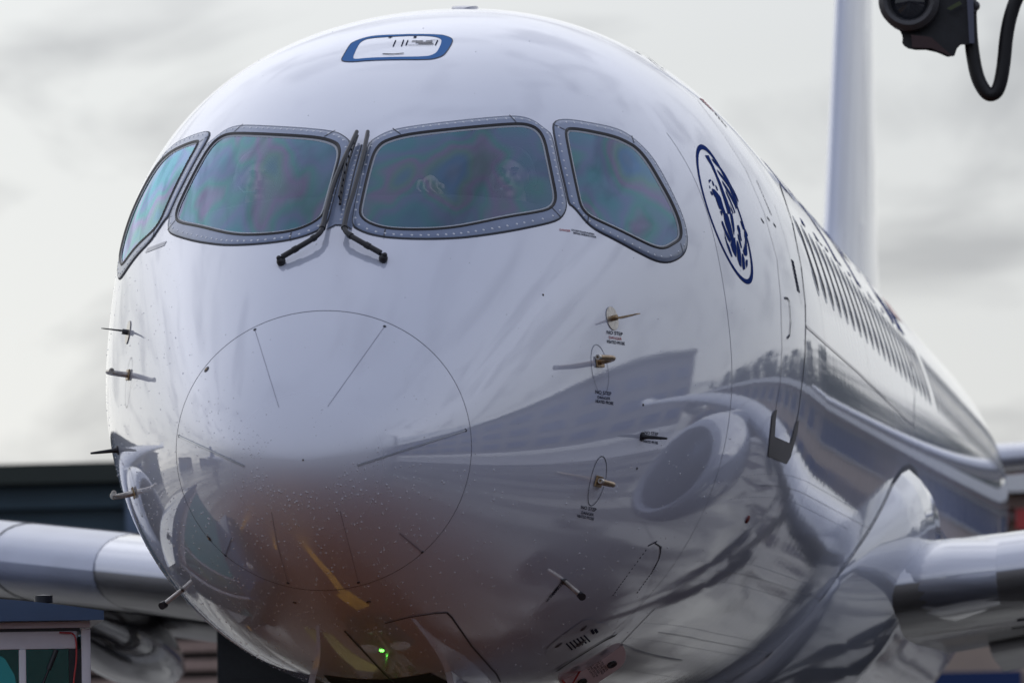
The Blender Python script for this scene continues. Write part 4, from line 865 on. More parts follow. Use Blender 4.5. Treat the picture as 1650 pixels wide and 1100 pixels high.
# --- rain drops on the nose
dm = MB(); rng = np.random.default_rng(3)
n_d = 6500
yy = np.concatenate([rng.uniform(.18, 1.9, n_d)**2, ]); th_ = rng.uniform(0, 2*np.pi, n_d)
lowb = np.sin(th_) < -.15
keep = rng.uniform(0, 1, n_d) < np.where(lowb, 1.0, np.where(np.cos(th_) < -.75, .8, .10)); yy, th_ = yy[keep], th_[keep]
ok = np.ones(len(yy), bool)
for c in CUTS: ok &= ~in_poly(yy, np.mod(th_, 2*np.pi), c) & ~in_poly(yy, np.mod(np.pi-th_, 2*np.pi), c)
yy, th_ = yy[ok], th_[ok]; P, nn = surf(yy, th_, .0002); rs = (.0016+.0044*rng.uniform(0, 1, len(yy))**3)*np.where(np.sin(th_) < -.15, 1.0, .7)
def dome_batch(P, N, r, h, n=7):
    ref = np.where(np.abs(N[:, 2:3]) < .9, np.array([[0, 0, 1.]]), np.array([[1., 0, 0]])); a = np.cross(N, ref); a /= np.linalg.norm(a, axis=1, keepdims=True); b = np.cross(N, a)
    t = 2*np.pi*np.arange(n)/n; ring = a[:, None]*np.cos(t)[None, :, None]+b[:, None]*np.sin(t)[None, :, None]
    V = np.concatenate([P[:, None]+ring*r[:, None, None], P[:, None]+ring*r[:, None, None]*.7+(N*h[:, None])[:, None]*.72, (P+N*h[:, None])[:, None]], 1)
    base = []; 
    for k in range(n): k2 = (k+1) % n; base += [(k, k2, n+k2, n+k)]
    tri = [(n+k, n+(k+1) % n, 2*n) for k in range(n)]; m_ = 2*n+1
    F = [tuple(i*m_+q for q in f) for i in range(len(P)) for f in base+tri]; return V.reshape(-1, 3), F
V, F = dome_batch(P, nn, rs, rs*.75); tag(mesh_obj('rain_drops', V, F, M_DROP, FUS), kind='stuff')

# insect marks and grime specks
n_s = 60; ys_ = rng.uniform(.3, 2.0, n_s)**2; ts_ = rng.uniform(R(-70), R(250), n_s); ok = np.ones(n_s, bool)
for c in CUTS: ok &= ~in_poly(ys_, np.mod(ts_, 2*np.pi), c) & ~in_poly(ys_, np.mod(np.pi-ts_, 2*np.pi), c)
P, nn = surf(ys_[ok], ts_[ok], .0003); rr_ = .0010+.0025*rng.uniform(0, 1, len(P))**4; V, F = dome_batch(P, nn, rr_, rr_*.15, 6); tag(mesh_obj('grime_specks', V, F, M_DARK, FUS), kind='stuff')

# ------------------------------------------------------------------ cockpit fittings (parts of the aircraft)
G0 = at_y(712, 316, 1.52); GZ = float(G0[2])
V, F = [], []
for i, yy in enumerate(np.linspace(1.40, 1.80, 12)):
    w_, t_, b_, m_z, nn_ = [float(q) for q in curves(np.array(yy))]; hw = lambda z: w_*(max(1e-3, 1-((z-m_z)/(t_-m_z))**2.3))**(1/2.3)
    a_ = max(.05, hw(GZ+.02)-.10); c_ = max(.05, min(hw(GZ-.15)-.08, a_+.08)); V += [(-c_, yy, GZ-.2), (-a_, yy, GZ-.02), (-a_*.9, yy, GZ), (a_*.9, yy, GZ), (a_, yy, GZ-.02), (c_, yy, GZ-.2)]
for i in range(11):
    for k in range(6): F.append((i*6+k, i*6+(k+1) % 6, (i+1)*6+(k+1) % 6, (i+1)*6+k))
F += [tuple(range(6)), tuple(66+k for k in range(6))]
mb = MB(); mb.add(V, F); GS = mb.build('glareshield', M_COCKPIT, AIR)
tag(GS, 'dark glareshield behind the windshield')
mb = MB(); mb.box((-.85, 1.70, 2.75), (.85, 1.78, GZ-.08)); mb.build('instrument_panel', M_COCKPIT, AIR)
def seat(x, y):
    s = empty('pilot_seat', parent=AIR)
    mb = MB(); mb.box((x-.24, y-.1, GZ-.72), (x+.24, y+.42, GZ-.60)); mb.build('seat_cushion', M_SEATM, s, bevel=.03)
    mb = MB(); mb.box((x-.24, y+.34, GZ-.60), (x+.24, y+.46, GZ+.05)); mb.build('backrest', M_SEATM, s, bevel=.03)
    mb = MB(); mb.box((x-.13, y+.33, GZ+.10), (x+.13, y+.42, GZ+.33)); mb.build('headrest', M_SEATM, s, bevel=.03)
H1 = at_y(415, 290, 1.98); H2 = at_y(826, 285, 2.12)
seat(H1[0], H1[1]+.0); seat(H2[0], H2[1]+.0)
mb = MB(); mb.box((-.5, 2.9, 4.45), (.5, 3.6, 4.53))
mb.build('overhead_panel', M_COCKPIT, AIR, bevel=.02)

# ------------------------------------------------------------------ people
def person(label, H, look, hands, hair_m, headset=True, shirt=M_SHIRT):
    """seated figure in one continuous skin; H is the middle of the head"""
    H = np.array(H, float); root = empty('person', (H[0], H[1]+.1, GZ-.6)); tag(root, label, 'person')
    org = np.array([H[0], H[1]+.1, GZ-.6]); mb = MB()
    mb.ball(H+[0, .012, .022], (.076, .094, .098), 20, 14); mb.ball(H+[0, -.018, -.045], (.058, .068, .070), 18, 12)            # skull, jaw
    mb.ball(H+[0, -.070, -.092], (.024, .022, .020), 10, 8); mb.tube([H+[0, -.082, .022], H+[0, -.108, -.022]], [.010, .017], 10)     # chin, nose
    mb.ball(H+[0, -.100, -.024], (.018, .014, .012), 10, 8); mb.ball(H+[0, -.078, .030], (.050, .016, .012), 14, 8); mb.ball(H+[0, -.082, -.058], (.026, .010, .010), 12, 8)
    for s in (-1, 1):
        mb.ball(H+[s*.078, .012, -.005], (.010, .022, .032), 10, 8); mb.ball(H+[s*.040, -.066, -.022], (.022, .018, .020), 10, 8)
    NK = H+[0, .02, -.19]; mb.tube([H+[0, .015, -.07], NK], [.056, .066], 16)
    mb.tube([NK+[0, 0, .02], NK+[0, .01, -.08], NK+[0, .01, -.30], NK+[0, .02, -.52]], [.08, .155, .165, .155], 20)
    PV = NK+np.array([0, .02, -.52]); mb.ball(PV, (.19, .15, .13), 16, 10)
    for s, hd in zip((-1, 1), hands):
        S_ = NK+[s*.20, .01, -.075]; mb.ball(S_, (.085, .075, .075), 14, 10); hd = np.array(hd, float)
        E_ = (S_+hd)/2+np.array([s*.09, .06, -.14]); mb.tube([S_, E_], [.062, .046], 14); mb.ball(E_, .046, 12, 8); mb.tube([E_, hd+np.array([0, .085, -.03])], [.045, .029], 14)
        # hand: palm, four unequal bent fingers and a thumb from the side of the palm
        mb.tube([hd+[0, .10, -.030], hd+[0, .05, -.008], hd+[0, .0, .004]], [.026, .034, .036], 12)
        for k, L_ in enumerate((.070, .080, .076, .060)):
            fx = (-.033+.022*k)*s; b0 = hd+np.array([fx*1.05, -.006, .016-abs(fx)*.25]); b1 = b0+np.array([fx*.22, -.40*L_, -.06*L_]); b2 = b1+np.array([fx*.12, -.12*L_, -.42*L_]); b3 = b2+np.array([0, .04*L_, -.34*L_])
            mb.tube([b0, b1, b2, b3], [.0100, .0094, .0088, .0078], 8); mb.ball(b3, .0078, 8, 6); mb.ball(b1, .0100, 8, 6)
        t0 = hd+np.array([-s*.034, .035, -.006]); t1 = t0+np.array([-s*.028, -.028, -.010]); t2 = t1+np.array([-s*.006, -.028, -.012]); mb.tube([t0, t1, t2], [.0125, .011, .0095], 8); mb.ball(t2, .0095, 8, 6)
        K_ = PV+np.array([s*.13, -.46, .03]); mb.tube([PV+[s*.09, 0, 0], K_], [.095, .065], 14); mb.ball(K_, .064, 12, 8); mb.tube([K_, K_+np.array([0, -.04, -.42])], [.060, .042], 14); mb.tube([K_+np.array([0, -.0, -.42]), K_+np.array([0, -.17, -.45])], [.042, .034], 10)
    tmp = mb.build('tmp_body', None, None, True); md = tmp.modifiers.new('r', 'REMESH'); md.mode = 'VOXEL'; md.voxel_size = .0062; sm = tmp.modifiers.new('s', 'SMOOTH'); sm.factor = .5; sm.iterations = 3
    dg = bpy.context.evaluated_depsgraph_get(); dg.update(); me = bpy.data.meshes.new_from_object(tmp.evaluated_get(dg)); bpy.data.objects.remove(tmp)
    me.materials.clear(); me.materials.append(M_SKIN); me.materials.append(shirt)
    n_v = len(me.vertices); co = np.empty(n_v*3); me.vertices.foreach_get('co', co); co = co.reshape(-1, 3)
    a = look; c_, s_ = math.cos(a), math.sin(a); hm = np.clip((co[:, 2]-(H[2]-.17))/.06, 0, 1); d = co-H; rx = d[:, 0]*c_-d[:, 1]*s_; ry = d[:, 0]*s_+d[:, 1]*c_
    co[:, 0] = H[0]+d[:, 0]*(1-hm)+rx*hm; co[:, 1] = H[1]+d[:, 1]*(1-hm)+ry*hm
    fc = np.empty(len(me.polygons)*3); me.polygons.foreach_get('center', fc); fc = fc.reshape(-1, 3)
    cloth = fc[:, 2] < H[2]-.165
    for hd in hands: cloth &= np.linalg.norm(fc-np.array(hd)-np.array([0, .0, 0]), axis=1) > .105
    me.polygons.foreach_set('material_index', cloth.astype(int)); me.polygons.foreach_set('use_smooth', [True]*len(me.polygons))
    me.vertices.foreach_set('co', (co-org).ravel()); me.update()
    link(bpy.data.objects.new('body', me), root)
    def tw(p): d = np.array(p)-H; return H+np.array([d[0]*c_-d[1]*s_, d[0]*s_+d[1]*c_, d[2]])-org
    mb = MB(); n_u, n_v_ = 24, 14; V = []; F = []
    for i in range(n_v_+1):
        ph = math.pi*.62*i/n_v_
        for k in range(n_u):
            t = 2*math.pi*k/n_u; fr = max(0, -math.sin(t)); q = ph*(1-.48*fr); V.append(tw(H+np.array([.083*math.sin(q)*math.cos(t), .012+.104*math.sin(q)*math.sin(t), .030+.104*math.cos(q)])))
    for i in range(n_v_):
        for k in range(n_u): F.append((i*n_u+k, i*n_u+(k+1) % n_u, (i+1)*n_u+(k+1) % n_u, (i+1)*n_u+k))
    mb.add(V, F); mb.build('hair', hair_m, root, True)
    for s in (-1, 1):
        mb = MB(); mb.ball(tw(H+[s*.030, -.082, .010]), (.010, .006, .0055), 12, 8); mb.build('eye', mat('eye_brown', (.22, .16, .14), .3), root, True)
        mb = MB(); mb.tube([tw(H+[s*.018, -.096, .030]), tw(H+[s*.034, -.094, .034]), tw(H+[s*.050, -.082, .028])], .003, 6); mb.build('eyebrow', hair_m, root, True)
    mb = MB(); mb.tube([tw(H+[-.024, -.094, -.055]), tw(H+[0, -.099, -.053]), tw(H+[.024, -.094, -.055])], .005, 6); mb.build('mouth', mat('lips', (.34, .15, .13), .5), root, True)
    if headset:
        hs = MB(); hs.tube([tw(H+np.array([.098*math.cos(t), .015, .012+.125*math.sin(t)])) for t in np.linspace(-.1, math.pi+.1, 18)], .007, 8)
        for s in (-1, 1): hs.ball(tw(H+[s*.094, .012, -.008]), (.020, .034, .040), 14, 10)
        hs.tube([tw(H+p) for p in ([-.094, -.01, -.03], [-.075, -.07, -.065], [-.03, -.112, -.070])], .004, 6); hs.ball(tw(H+[-.028, -.114, -.070]), .010, 8, 6)
        hs.build('headset', mat('headset_grey', (.22, .25, .27), .4), root, True)
    return root
hand2 = at_y(712, 292, 1.47)
person('pilot with dark hair and headset looking out behind the narrower left windshield pane', H1, R(18), (H1+[-.16, -.42, -.46], H1+[.16, -.42, -.46]), M_HAIRB)
person('pilot resting a pale hand on the glareshield behind the wide right windshield pane', H2, R(-6), (hand2+np.array([0, .02, .0]), H2+[.18, -.40, -.46]), mat('dark_hair', (.03, .022, .02), .6))
# ------------------------------------------------------------------ buildings behind and beside the stand
M_TAN = mat('tan_cladding', (.48, .38, .31), .7, var=.12, vscale=.6); M_BROWN = mat('brown_slats', (.36, .26, .22), .7, var=.15, vscale=2)
M_BAND = mat('dark_slat_gap', (.07, .055, .05), .8); M_WHITE = mat('white_fascia', (.84, .85, .86), .5, var=.05)
M_WGLASS = mat('blue_window_glass', (.02, .045, .15), .2, spec=.25); M_HANGAR = mat('dark_blue_cladding', (.032, .070, .10), .5, var=.15, vscale=.4)
M_PILLAR = mat('blue_grey_pillar', (.13, .19, .29), .5, var=.1); M_ROOF = mat('dark_roof', (.035, .045, .04), .8); M_GREYW = mat('grey_render_wall', (.15, .145, .17), .7, var=.1, vscale=.3)
M_LEAF = mat('foliage', (.030, .055, .026), .7, var=.4, vscale=.5); M_BARK = mat('bark', (.08, .06, .045), .9)
def bx(name, lo, hi, m_, parent, bevel=0): mb = MB(); mb.box(lo, hi); return mb.build(name, m_, parent, bevel=bevel)
# hangar on the left
HG = empty('hangar', (-45, 98, 0)); tag(HG, 'dark blue hangar with pale pillar at far left behind the wing', 'hangar')
bx('wall', (-30, .3, 0), (23.3, 30, 7.9), M_HANGAR, HG); bx('roof', (-31, -.5, 7.9), (23.25, 31, 8.35), M_ROOF, HG)
for k in range(7): bx('wall_panel', (-29+k*7, .05, .3), (-29+k*7+6.4, .28, 7.3), M_HANGAR, HG)
bx('pillar', (23.27, -.3, 0), (24.1, .5, 8.3), M_PILLAR, HG); bx('lintel', (-30, -.02, 7.35), (23.2, .27, 7.85), M_HANGAR, HG)
for k in range(6):
    w_ = bx('window', (-25+k*7, -.06, 3.2), (-25+k*7+4.2, .04, 5.6), M_WGLASS, HG); bx('mullion', (-23+k*7, -.10, 3.2), (-22.9+k*7, -.06, 5.6), M_PILLAR, w_)
# terminal across the back
TX0, TX1, TY = -20.3, 62, 96
TM = empty('terminal_building', (20, TY, 0)); tag(TM, 'long brown terminal with white roof edge and slatted wall behind the tail', 'building')
bx('wall', (TX0-20, .4, 0), (TX1-20, 18, 7.4), M_TAN, TM); rf = bx('roof', (TX0-20.3, -.9, 7.4), (TX1-19.5, 19, 7.65), M_BROWN, TM); bx('fascia', (TX0-20.4, -1.1, 7.05), (TX1-19.4, -.9, 7.7), M_WHITE, rf)
bx('eave_board', (TX0-20.2, -.6, 6.72), (TX1-19.8, .38, 7.0), M_BROWN, TM); bx('string_course', (TX0-20.2, .1, 6.5), (TX1-19.8, .39, 6.68), M_WHITE, TM)
for k in range(23):
    x0 = -20.3+k*3.5
    if x0 > -3.6+0 or True:
        if x0 < -24: continue
        x_ = x0-20+1.0+18
        if x_ < TX0-20+17: continue
        f_ = bx('window', (x_, .02, 4.8), (x_+2.3, .3, 6.4), M_WGLASS, TM); bx('frame', (x_-.12, .1, 4.65), (x_+2.42, .38, 4.8), M_WHITE, f_); bx('frame', (x_+2.3, .1, 4.8), (x_+2.45, .38, 6.4), M_WHITE, f_)
for k in range(18):
    x_ = TX0-20+16+k*3.6; w_ = bx('window', (x_, .0, 1.0), (x_+2.8, .3, 3.2), M_WGLASS, TM); bx('sill', (x_-.1, -.08, .86), (x_+2.9, .3, 1.0), M_WHITE, w_)
AX = empty('annexe', (-16, 88, 0)); tag(AX, 'low brown slatted annexe seen under the left wing', 'building')
bx('wall', (-6.0, .2, 0), (9, 5, 4.6), M_BAND, AX); bx('roof', (-6.1, -.1, 4.6), (9.1, 5.1, 4.8), M_DARK, AX); bx('corner_post', (-6.25, -.05, 0), (-6.0, .3, 4.7), M_DARK, AX)
for k in range(11): bx('slat', (-5.98, 0, .3+.39*k), (8.98, .19, .3+.39*k+.22), M_BROWN, AX)
bx('red_block', (-21.5, -.7, 6.25), (-20.2, .36, 6.7), M_RED, TM)  # plain block standing in for a red vehicle, kept small in reflections
# wing of the terminal along the right side, seen only in the paint
CW = empty('concourse', (58, 20, 0)); tag(CW, 'grey concourse with blue window bands mirrored in the right side of the nose', 'building')
bx('wall', (0, -75, 0), (16, 64, 15.0), M_GREYW, CW); bx('roof', (-.6, -75.5, 15.0), (17, 64.5, 15.5), M_DARK, CW); bx('plinth', (-.3, -75, 0), (0, 64, 1.4), M_WHITE, CW)
for k in range(17):
    y_ = -72+k*8.0
    for z0, z1 in ((3.0, 5.2), (7.4, 9.6), (11.6, 13.4)): w_ = bx('window', (-.06, y_, z0), (.1, y_+5.6, z1), M_WGLASS, CW); bx('sill', (-.14, y_-.1, z0-.14), (.1, y_+5.7, z0), M_DARK, w_)
# pier in front of the aircraft, behind the photographer
PR = empty('pier', (0, -72, 0)); tag(PR, 'low brown pier with window band mirrored in the tip of the nose', 'building')
bx('wall', (-70, -14, 0), (52, 0, 9.0), mat('pier_wall', (.16, .14, .14), .7, var=.1, vscale=.3), PR); bx('roof', (-71, -15, 9.0), (52.5, .6, 9.5), M_DARK, PR)
for k in range(15): w_ = bx('window', (-66+k*7.8, -.1, 4.8), (-66+k*7.8+6.0, .06, 7.4), M_WGLASS, PR); bx('sill', (-66.1+k*7.8, -.1, 4.62), (-59.9+k*7.8, .14, 4.8), M_WHITE, w_)
# low sheds far left, mirrored in the left edge of the nose
for i, (x, y, w_, d_, h_, lab) in enumerate(((-95, 30, 14, 26, 5.0, 'low grey freight shed mirrored in the left cheek of the nose'), (-110, -20, 16, 20, 7.0, 'taller grey freight shed mirrored left of the radome'), (-88, 66, 10, 14, 6.0, 'small grey shed mirrored at the left edge of the nose'))):
    S_ = empty('freight_shed', (x, y, 0)); tag(S_, lab, 'shed', 'freight sheds on the left'); bx('wall', (-w_/2, -d_/2, 0), (w_/2, d_/2, h_), M_GREYW, S_); bx('roof', (-w_/2-.4, -d_/2-.4, h_), (w_/2+.4, d_/2+.4, h_+.4), M_DARK, S_)
    for k in range(3): bx('door', (w_/2, -d_/2+2+k*d_/3, 0), (w_/2+.06, -d_/2+2+k*d_/3+4, 3.6), M_PILLAR, S_)
# trees behind the terminal roof
def tree_meshes(seed):
    rg = np.random.default_rng(seed); n = 1500; c = np.array([0, 0, 6.6]); lob = rg.normal(0, 1, (14, 3))*np.array([1.3, 1.3, 1.15])+c
    V, F = [], []
    for i in range(n):
        p = lob[rg.integers(14)]+rg.normal(0, .55, 3); p[2] = min(p[2], 9.1-rg.uniform(0, .5)); a = rg.normal(0, 1, 3); a /= np.linalg.norm(a); b = np.cross(a, rg.normal(0, 1, 3)); b /= np.linalg.norm(b); s = rg.uniform(.12, .26)
        k = len(V); V += [p-a*s, p+b*s*.6, p+a*s, p-b*s*.6]; F.append((k, k+1, k+2, k+3))
    me = bpy.data.meshes.new('crown'); me.from_pydata([tuple(v) for v in V], [], F); me.materials.append(M_LEAF)
    mb = MB(); mb.tube([(0, 0, 0), (.05, .02, 3), (.0, .1, 6.2)], [.22, .16, .07], 9)
    for k in range(6): a = k*1.05; mb.tube([(0, .05, 3.2+k*.35), (1.4*math.cos(a), 1.4*math.sin(a), 5.2+k*.3)], [.08, .03], 6)
    o = mb.build('trunk_tmp', M_BARK); tm = o.data; bpy.data.objects.remove(o); return me, tm
TMS = [tree_meshes(s) for s in (1, 2, 3)]
rgt = np.random.default_rng(11)
spots = [(-70+k*5.2, 122+rgt.uniform(-3, 4)) for k in range(27)]
for i, (x, y) in enumerate(spots):
    cr, tm = TMS[i % 3]; t = empty('broadleaf_tree', (x, y, 0)); t.rotation_euler = (0, 0, i*1.7); s_ = rgt.uniform(.98, 1.08)*(1.4 if x > 6 else 1); t.scale = (s_, s_, s_)
    tag(t, 'tall dark tree behind the terminal, mirrored as a dark band along the right flank' if x > 6 else 'dark green tree rising just above the hangar and terminal roofs', 'tree', 'tall trees mirrored in the flank' if x > 6 else 'trees behind the hangar and terminal')
    link(bpy.data.objects.new('crown', cr), t); link(bpy.data.objects.new('trunk', tm), t)
# second airliner far left, only its mirror image shows
A2 = empty('parked_airliner', (-78, 2, 0), rz=R(-70)); tag(A2, 'distant parked white airliner with blue fin mirrored left of the radome', 'airliner')
M_FIN2 = mat('blue_fin', (.05, .12, .30), .4, coat=.5)
for o in list(AIR.children):
    if o.type == 'MESH' and o.name.split('.')[0] in ('fuselage', 'radome', 'wing', 'tailplane', 'fin', 'belly_fairing'):
        c = o.copy(); c.name = o.name.split('.')[0]
        if c.name.startswith('fin'): c.data = o.data.copy(); c.data.materials.clear(); c.data.materials.append(M_FIN2)
        COL.objects.link(c); c.parent = A2
    elif o.type == 'EMPTY' and o.name.startswith('engine'):
        for q in o.children:
            if q.name.split('.')[0] == 'nacelle': c = q.copy(); COL.objects.link(c); c.parent = A2
    elif o.type == 'EMPTY' and 'landing_gear' in o.name:
        for q in o.children:
            if q.name.split('.')[0] in ('strut', 'tyre'): c = q.copy(); COL.objects.link(c); c.parent = A2

# ------------------------------------------------------------------ service tractor at lower left
def tractor():
    fx, fz = at_y(138, 1000, 2.6)[[0, 2]]; top = float(at_y(60, 960, 2.6)[2])
    T = empty('service_vehicle', (fx-.95, 2.6, 0), rz=R(15)); tag(T, 'service vehicle cab with dark blue roof and teal windows at lower left', 'vehicle')
    W_ = .95; zr = fz; grey = mat('cab_frame_grey', (.74, .74, .80), .45, coat=.3, var=.06, vscale=6); blue = mat('cab_roof_blue', (.05, .10, .20), .35, coat=.6, var=.1)
    # curved roof
    V, F = [], []; nx = 25
    for yy, dz in ((-.14, 0), (1.6, 0)):
        for k in range(nx):
            x = -W_-.06+(2*W_+.12)*k/(nx-1); q = x/(W_+.06); V.append((x, yy, zr+.052+.085*(1-abs(q)**2.0)))
    for yy in (-.14, 1.6):
        for k in range(nx):
            x = -W_-.06+(2*W_+.12)*k/(nx-1); V.append((x, yy, zr+.008))
    n = nx
    for k in range(n-1):
        F += [(k, k+1, n+k+1, n+k), (2*n+k, 3*n+k, 3*n+k+1, 2*n+k+1), (k, 2*n+k, 2*n+k+1, k+1), (n+k, n+k+1, 3*n+k+1, 3*n+k)]
    F += [(0, n, 3*n, 2*n), (n-1, 3*n-1, 4*n-1, 2*n-1)]
    mb = MB(); mb.add(V, F); rf = mb.build('roof', blue, T, True, angle=35)
    mb = MB(); mb.lathe([(0, .045), (.035, .045), (.04, .001)], (W_-.22, .1, zr+.10), (0, 0, 1), 20); mb.build('beacon_base', M_BLACK, rf, True, angle=30)
    z0 = .95
    for x0, x1, y0, y1 in ((W_-.045, W_, -.02, .04), (-W_, -W_+.045, -.02, .04), (W_-.045, W_, 1.42, 1.48), (-W_, -W_+.045, 1.42, 1.48)): bx('post', (x0, y0, z0), (x1, y1, zr-.03), grey, T, .008)
    bx('top_rail', (-W_, -.03, zr-.025), (W_, .05, zr+.006), grey, T, .005); bx('header', (-W_+.047, -.015, zr-.125), (W_-.065, .03, zr-.04), grey, T, .006)
    bx('header_gap', (-W_+.046, -.008, zr-.042), (W_-.05, .02, zr-.024), M_BLACK, T)
    bx('mullion', (W_-.345, -.022, z0), (W_-.31, .03, zr-.125), grey, T, .006); bx('seal', (W_-.105, -.012, z0), (W_-.047, .02, zr-.127), M_BLACK, T)
    bx('pane', (W_-.309, 0, z0), (W_-.106, .006, zr-.126), M_TEAL, T); bx('pane', (-W_+.046, 0, z0), (W_-.346, .006, zr-.126), M_TEAL, T)
    bx('side_pane', (W_-.02, .05, z0), (W_-.014, 1.41, zr-.04), M_TEAL, T); bx('side_pane', (-W_+.014, .05, z0), (-W_+.02, 1.41, zr-.04), M_TEAL, T); bx('rear_wall', (-W_, 1.44, .5), (W_, 1.47, zr-.03), mat('cab_lining_teal', (.45, .90, .86), .7, var=.2), T)
    P_ = [(-W_+.05, z0), (W_-.36, z0), (W_-.352, zr-.34), (W_-.365, zr-.25), (W_-.41, zr-.17), (W_-.48, zr-.128), (-W_+.05, zr-.128)]
    mb = MB(); mb.prism(P_, -.012, -.004, lambda x, z, y: (x, y, z)); mb.build('teal_blind', mat('teal_plastic', (.02, .33, .34), .3, coat=.5, var=.1, vscale=3), T)
    wp = empty('wiper', parent=T); mb = MB(); a, b = np.array([W_-.165, -.04, zr-.13]), np.array([W_-.275, -.05, zr-.40]); mb.tube([a, a+(b-a)*.35], .012, 8); mb.tube([a+(b-a)*.3, b], .0055, 8); mb.build('arm', M_BLACK, wp, True)
    mb = MB(); mb.ball(b, .016, 10, 8); mb.build('pivot', M_BLACK, wp, True)
    mb = MB(); mb.tube(smooth_path([(W_-.09, -.03, zr-.05), (W_-.07, -.035, zr-.07), (W_-.068, -.03, zr-.18), (W_-.085, -.03, zr-.28), (W_-.088, -.03, zr-.42)]), .0042, 8); mb.tube([(W_-.15, -.03, zr-.047), (W_-.09, -.03, zr-.05)], .0042, 8); mb.build('red_cable', M_RED, T, True)
    bx('front_panel', (-W_, -.03, .45), (W_, .04, z0), blue, T, .02); bx('chassis', (-W_-.02, -.9, .38), (W_+.02, 3.2, .62), M_DARK, T, .03); bx('hood', (-W_+.05, -.85, .62), (W_-.05, -.04, .92), blue, T, .05); bx('deck', (-W_, 1.5, .62), (W_, 3.2, .78), M_DARK, T, .02)
    seat_m = mat('seat_teal_grey', (.30, .62, .62), .7); bx('seat', (-.35, .75, .75), (.35, 1.2, .95), seat_m, T, .04); bx('seat_back', (-.35, 1.15, .95), (.35, 1.3, 1.65), seat_m, T, .06)
    for sx in (-1, 1):
        for yy in (-.45, 2.5):
            mb = MB(); mb.lathe([(-.11, .2), (-.12, .34), (-.06, .39), (.06, .39), (.12, .34), (.11, .2)], (sx*(W_-.1), yy, .39), (1, 0, 0), 28); w_ = mb.build('tyre', M_RUBBER, T, True); mb = MB(); mb.lathe([(-.08, .01), (-.08, .2), (.08, .2), (.08, .01)], (sx*(W_-.1), yy, .39), (1, 0, 0), 20); mb.build('rim', M_STEEL, w_, True, angle=30)
        mb = MB(); mb.lathe([(0, .09), (-.02, .07), (-.025, .001)], (sx*.6, -.86, .77), (0, 1, 0), 18); mb.build('headlight', mat('headlamp', (.7, .7, .7), .1, coat=1), T, True)
tractor()
# dark ground power unit under the belly
GP = empty('ground_power_unit', tuple(at_y(420, 1000, 14)*[1, 1, 0])); tag(GP, 'dark ground equipment standing in the shade under the left belly', 'equipment')
bx('housing', (-.20, -.6, .45), (.75, 1.8, 2.35), M_BLACK, GP, .05); bx('frame', (-.25, -.65, .3), (.8, 1.9, .45), M_DARK, GP, .02)
for k in range(4): bx('louvre', (-.1, -.64, 1.2+k*.22), (.65, -.6, 1.32+k*.22), M_DARK, GP)
for sx in (-.1, .65):
    for yy in (-.2, 1.4): mb = MB(); mb.lathe([(-.08, .12), (-.08, .25), (.08, .25), (.08, .12)], (sx, yy, .25), (1, 0, 0), 24); mb.build('wheel', M_RUBBER, GP, True, angle=30)
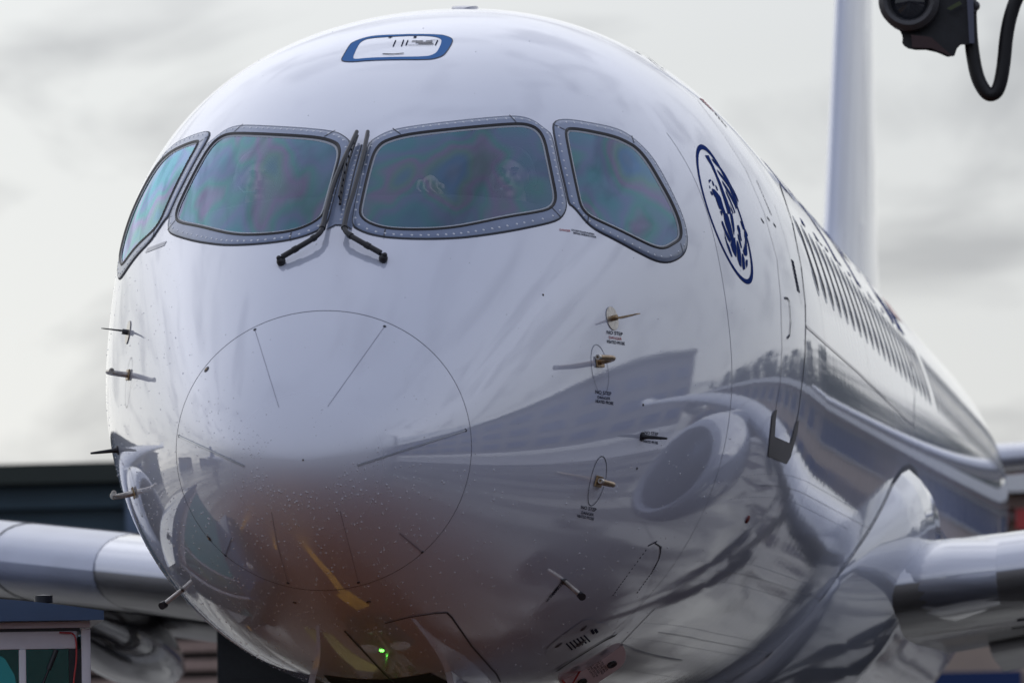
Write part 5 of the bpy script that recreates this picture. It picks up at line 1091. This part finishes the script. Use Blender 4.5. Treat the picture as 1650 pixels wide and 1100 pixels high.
# ------------------------------------------------------------------ black machine head with hose, upper right
def boom():
    Y = -1.5
    pt = lambda u, v, dy=0: at_y(u, v, Y+dy)
    base = pt(1560, -260)
    B = empty('floodlight_boom', (base[0]+2.2, Y+.3, 0)); tag(B, 'black lamp head with hanging hose loop at the upper right corner', 'floodlight'); org = np.array([base[0]+2.2, Y+.3, 0])
    L_ = lambda p: np.array(p)-org
    # housing as an extruded outline
    out_ = chaikin([(1418,-30),(1424,0),(1434,30),(1449,48),(1455,60),(1453,72),(1467,81),(1500,81),(1536,96),(1544,73),(1558,72),(1566,70),(1569,50),(1568,-30)], 1)
    n = len(out_); V = [L_(pt(*p)) for p in out_]+[L_(pt(*p, .30)) for p in out_]
    mb = MB(); mb.add(V, [tuple(range(n)), tuple(range(2*n-1, n-1, -1))]+[(i, (i+1) % n, n+(i+1) % n, n+i) for i in range(n)]); hs = mb.build('housing', M_BLACK, B)
    c = L_(pt(1466, 4)); mb = MB(); mb.lathe([(.05, .115), (-.06, .12), (-.08, .10), (-.075, .085), (.02, .06), (.02, .001)], c, (0, 1, 0), 32); mb.build('lamp_rim', M_DARK, hs, True, angle=30)
    mb = MB(); mb.lathe([(-.03, .078), (-.045, .04), (-.05, .001)], c, (0, 1, 0), 28); mb.build('lens', mat('dark_lens', (.01, .012, .02), .08, coat=1), hs, True)
    mb = MB(); V = [L_(pt(u, v, dy)) for dy in (-.04, .1) for u, v in ((1557,-20),(1568,-20),(1570,70),(1562,70))]; mb.add(V, [(0,1,2,3),(7,6,5,4),(0,4,5,1),(1,5,6,2),(2,6,7,3),(3,7,4,0)]); mb.build('bracket', mat('bracket_grey', (.10, .11, .16), .4), hs)
    mb = MB(); V = [L_(pt(u, v, dy)) for dy in (-.06, -.01) for u, v in ((1468,56),(1500,60),(1536,92),(1500,78),(1470,77))]; mb.add(V, [(0,1,2,3,4),(9,8,7,6,5)]+[(i, (i+1) % 5, 5+(i+1) % 5, 5+i) for i in range(5)]); mb.build('clamp', mat('clamp_brown', (.045, .02, .022), .5), hs)
    mb = MB(); V = [L_(pt(u, v, -.05)) for u, v in ((1525,14),(1532,17),(1550,7),(1546,2))]; mb.add(V, [(0,1,2,3)]); mb.build('cable_tag', mat('olive_tag', (.06, .08, .03), .6), hs)
    mb = MB(); mb.ball(L_(pt(1572, 10)), (.018, .02, .02), 8, 6); mb.ball(L_(pt(1569, 18)), .014, 8, 6); mb.tube([L_(pt(1566, 0)), L_(pt(1574, 16))], .012, 8); mb.build('knob', M_DARK, hs, True)
    hp = smooth_path([L_(pt(u, v, .05)) for u, v in ((1562,-20),(1563,40),(1566,80),(1574,125),(1588,150),(1598,154),(1609,146),(1617,110),(1622,50),(1634,5),(1650,-25),(1660,-60))], 3); mb = MB(); mb.tube(hp, .0275, 12); mb.build('hose', mat('black_hose', (.006, .006, .008), .5), B, True)
    e0 = L_(pt(1500, -28, .15)); top = np.array([e0[0], e0[1], e0[2]+.5]); mb = MB(); mb.tube([e0, top, np.array([0, 0, top[2]+.25])], .06, 12); mb.build('arm', M_DARK, B, True)
    mb = MB(); mb.tube([(0, 0, .0), (0, 0, top[2]+.35)], .11, 16); mb.tube([(0, 0, 0), (0, 0, .05)], .3, 16); mb.build('mast', M_DARK, B, True)
boom()
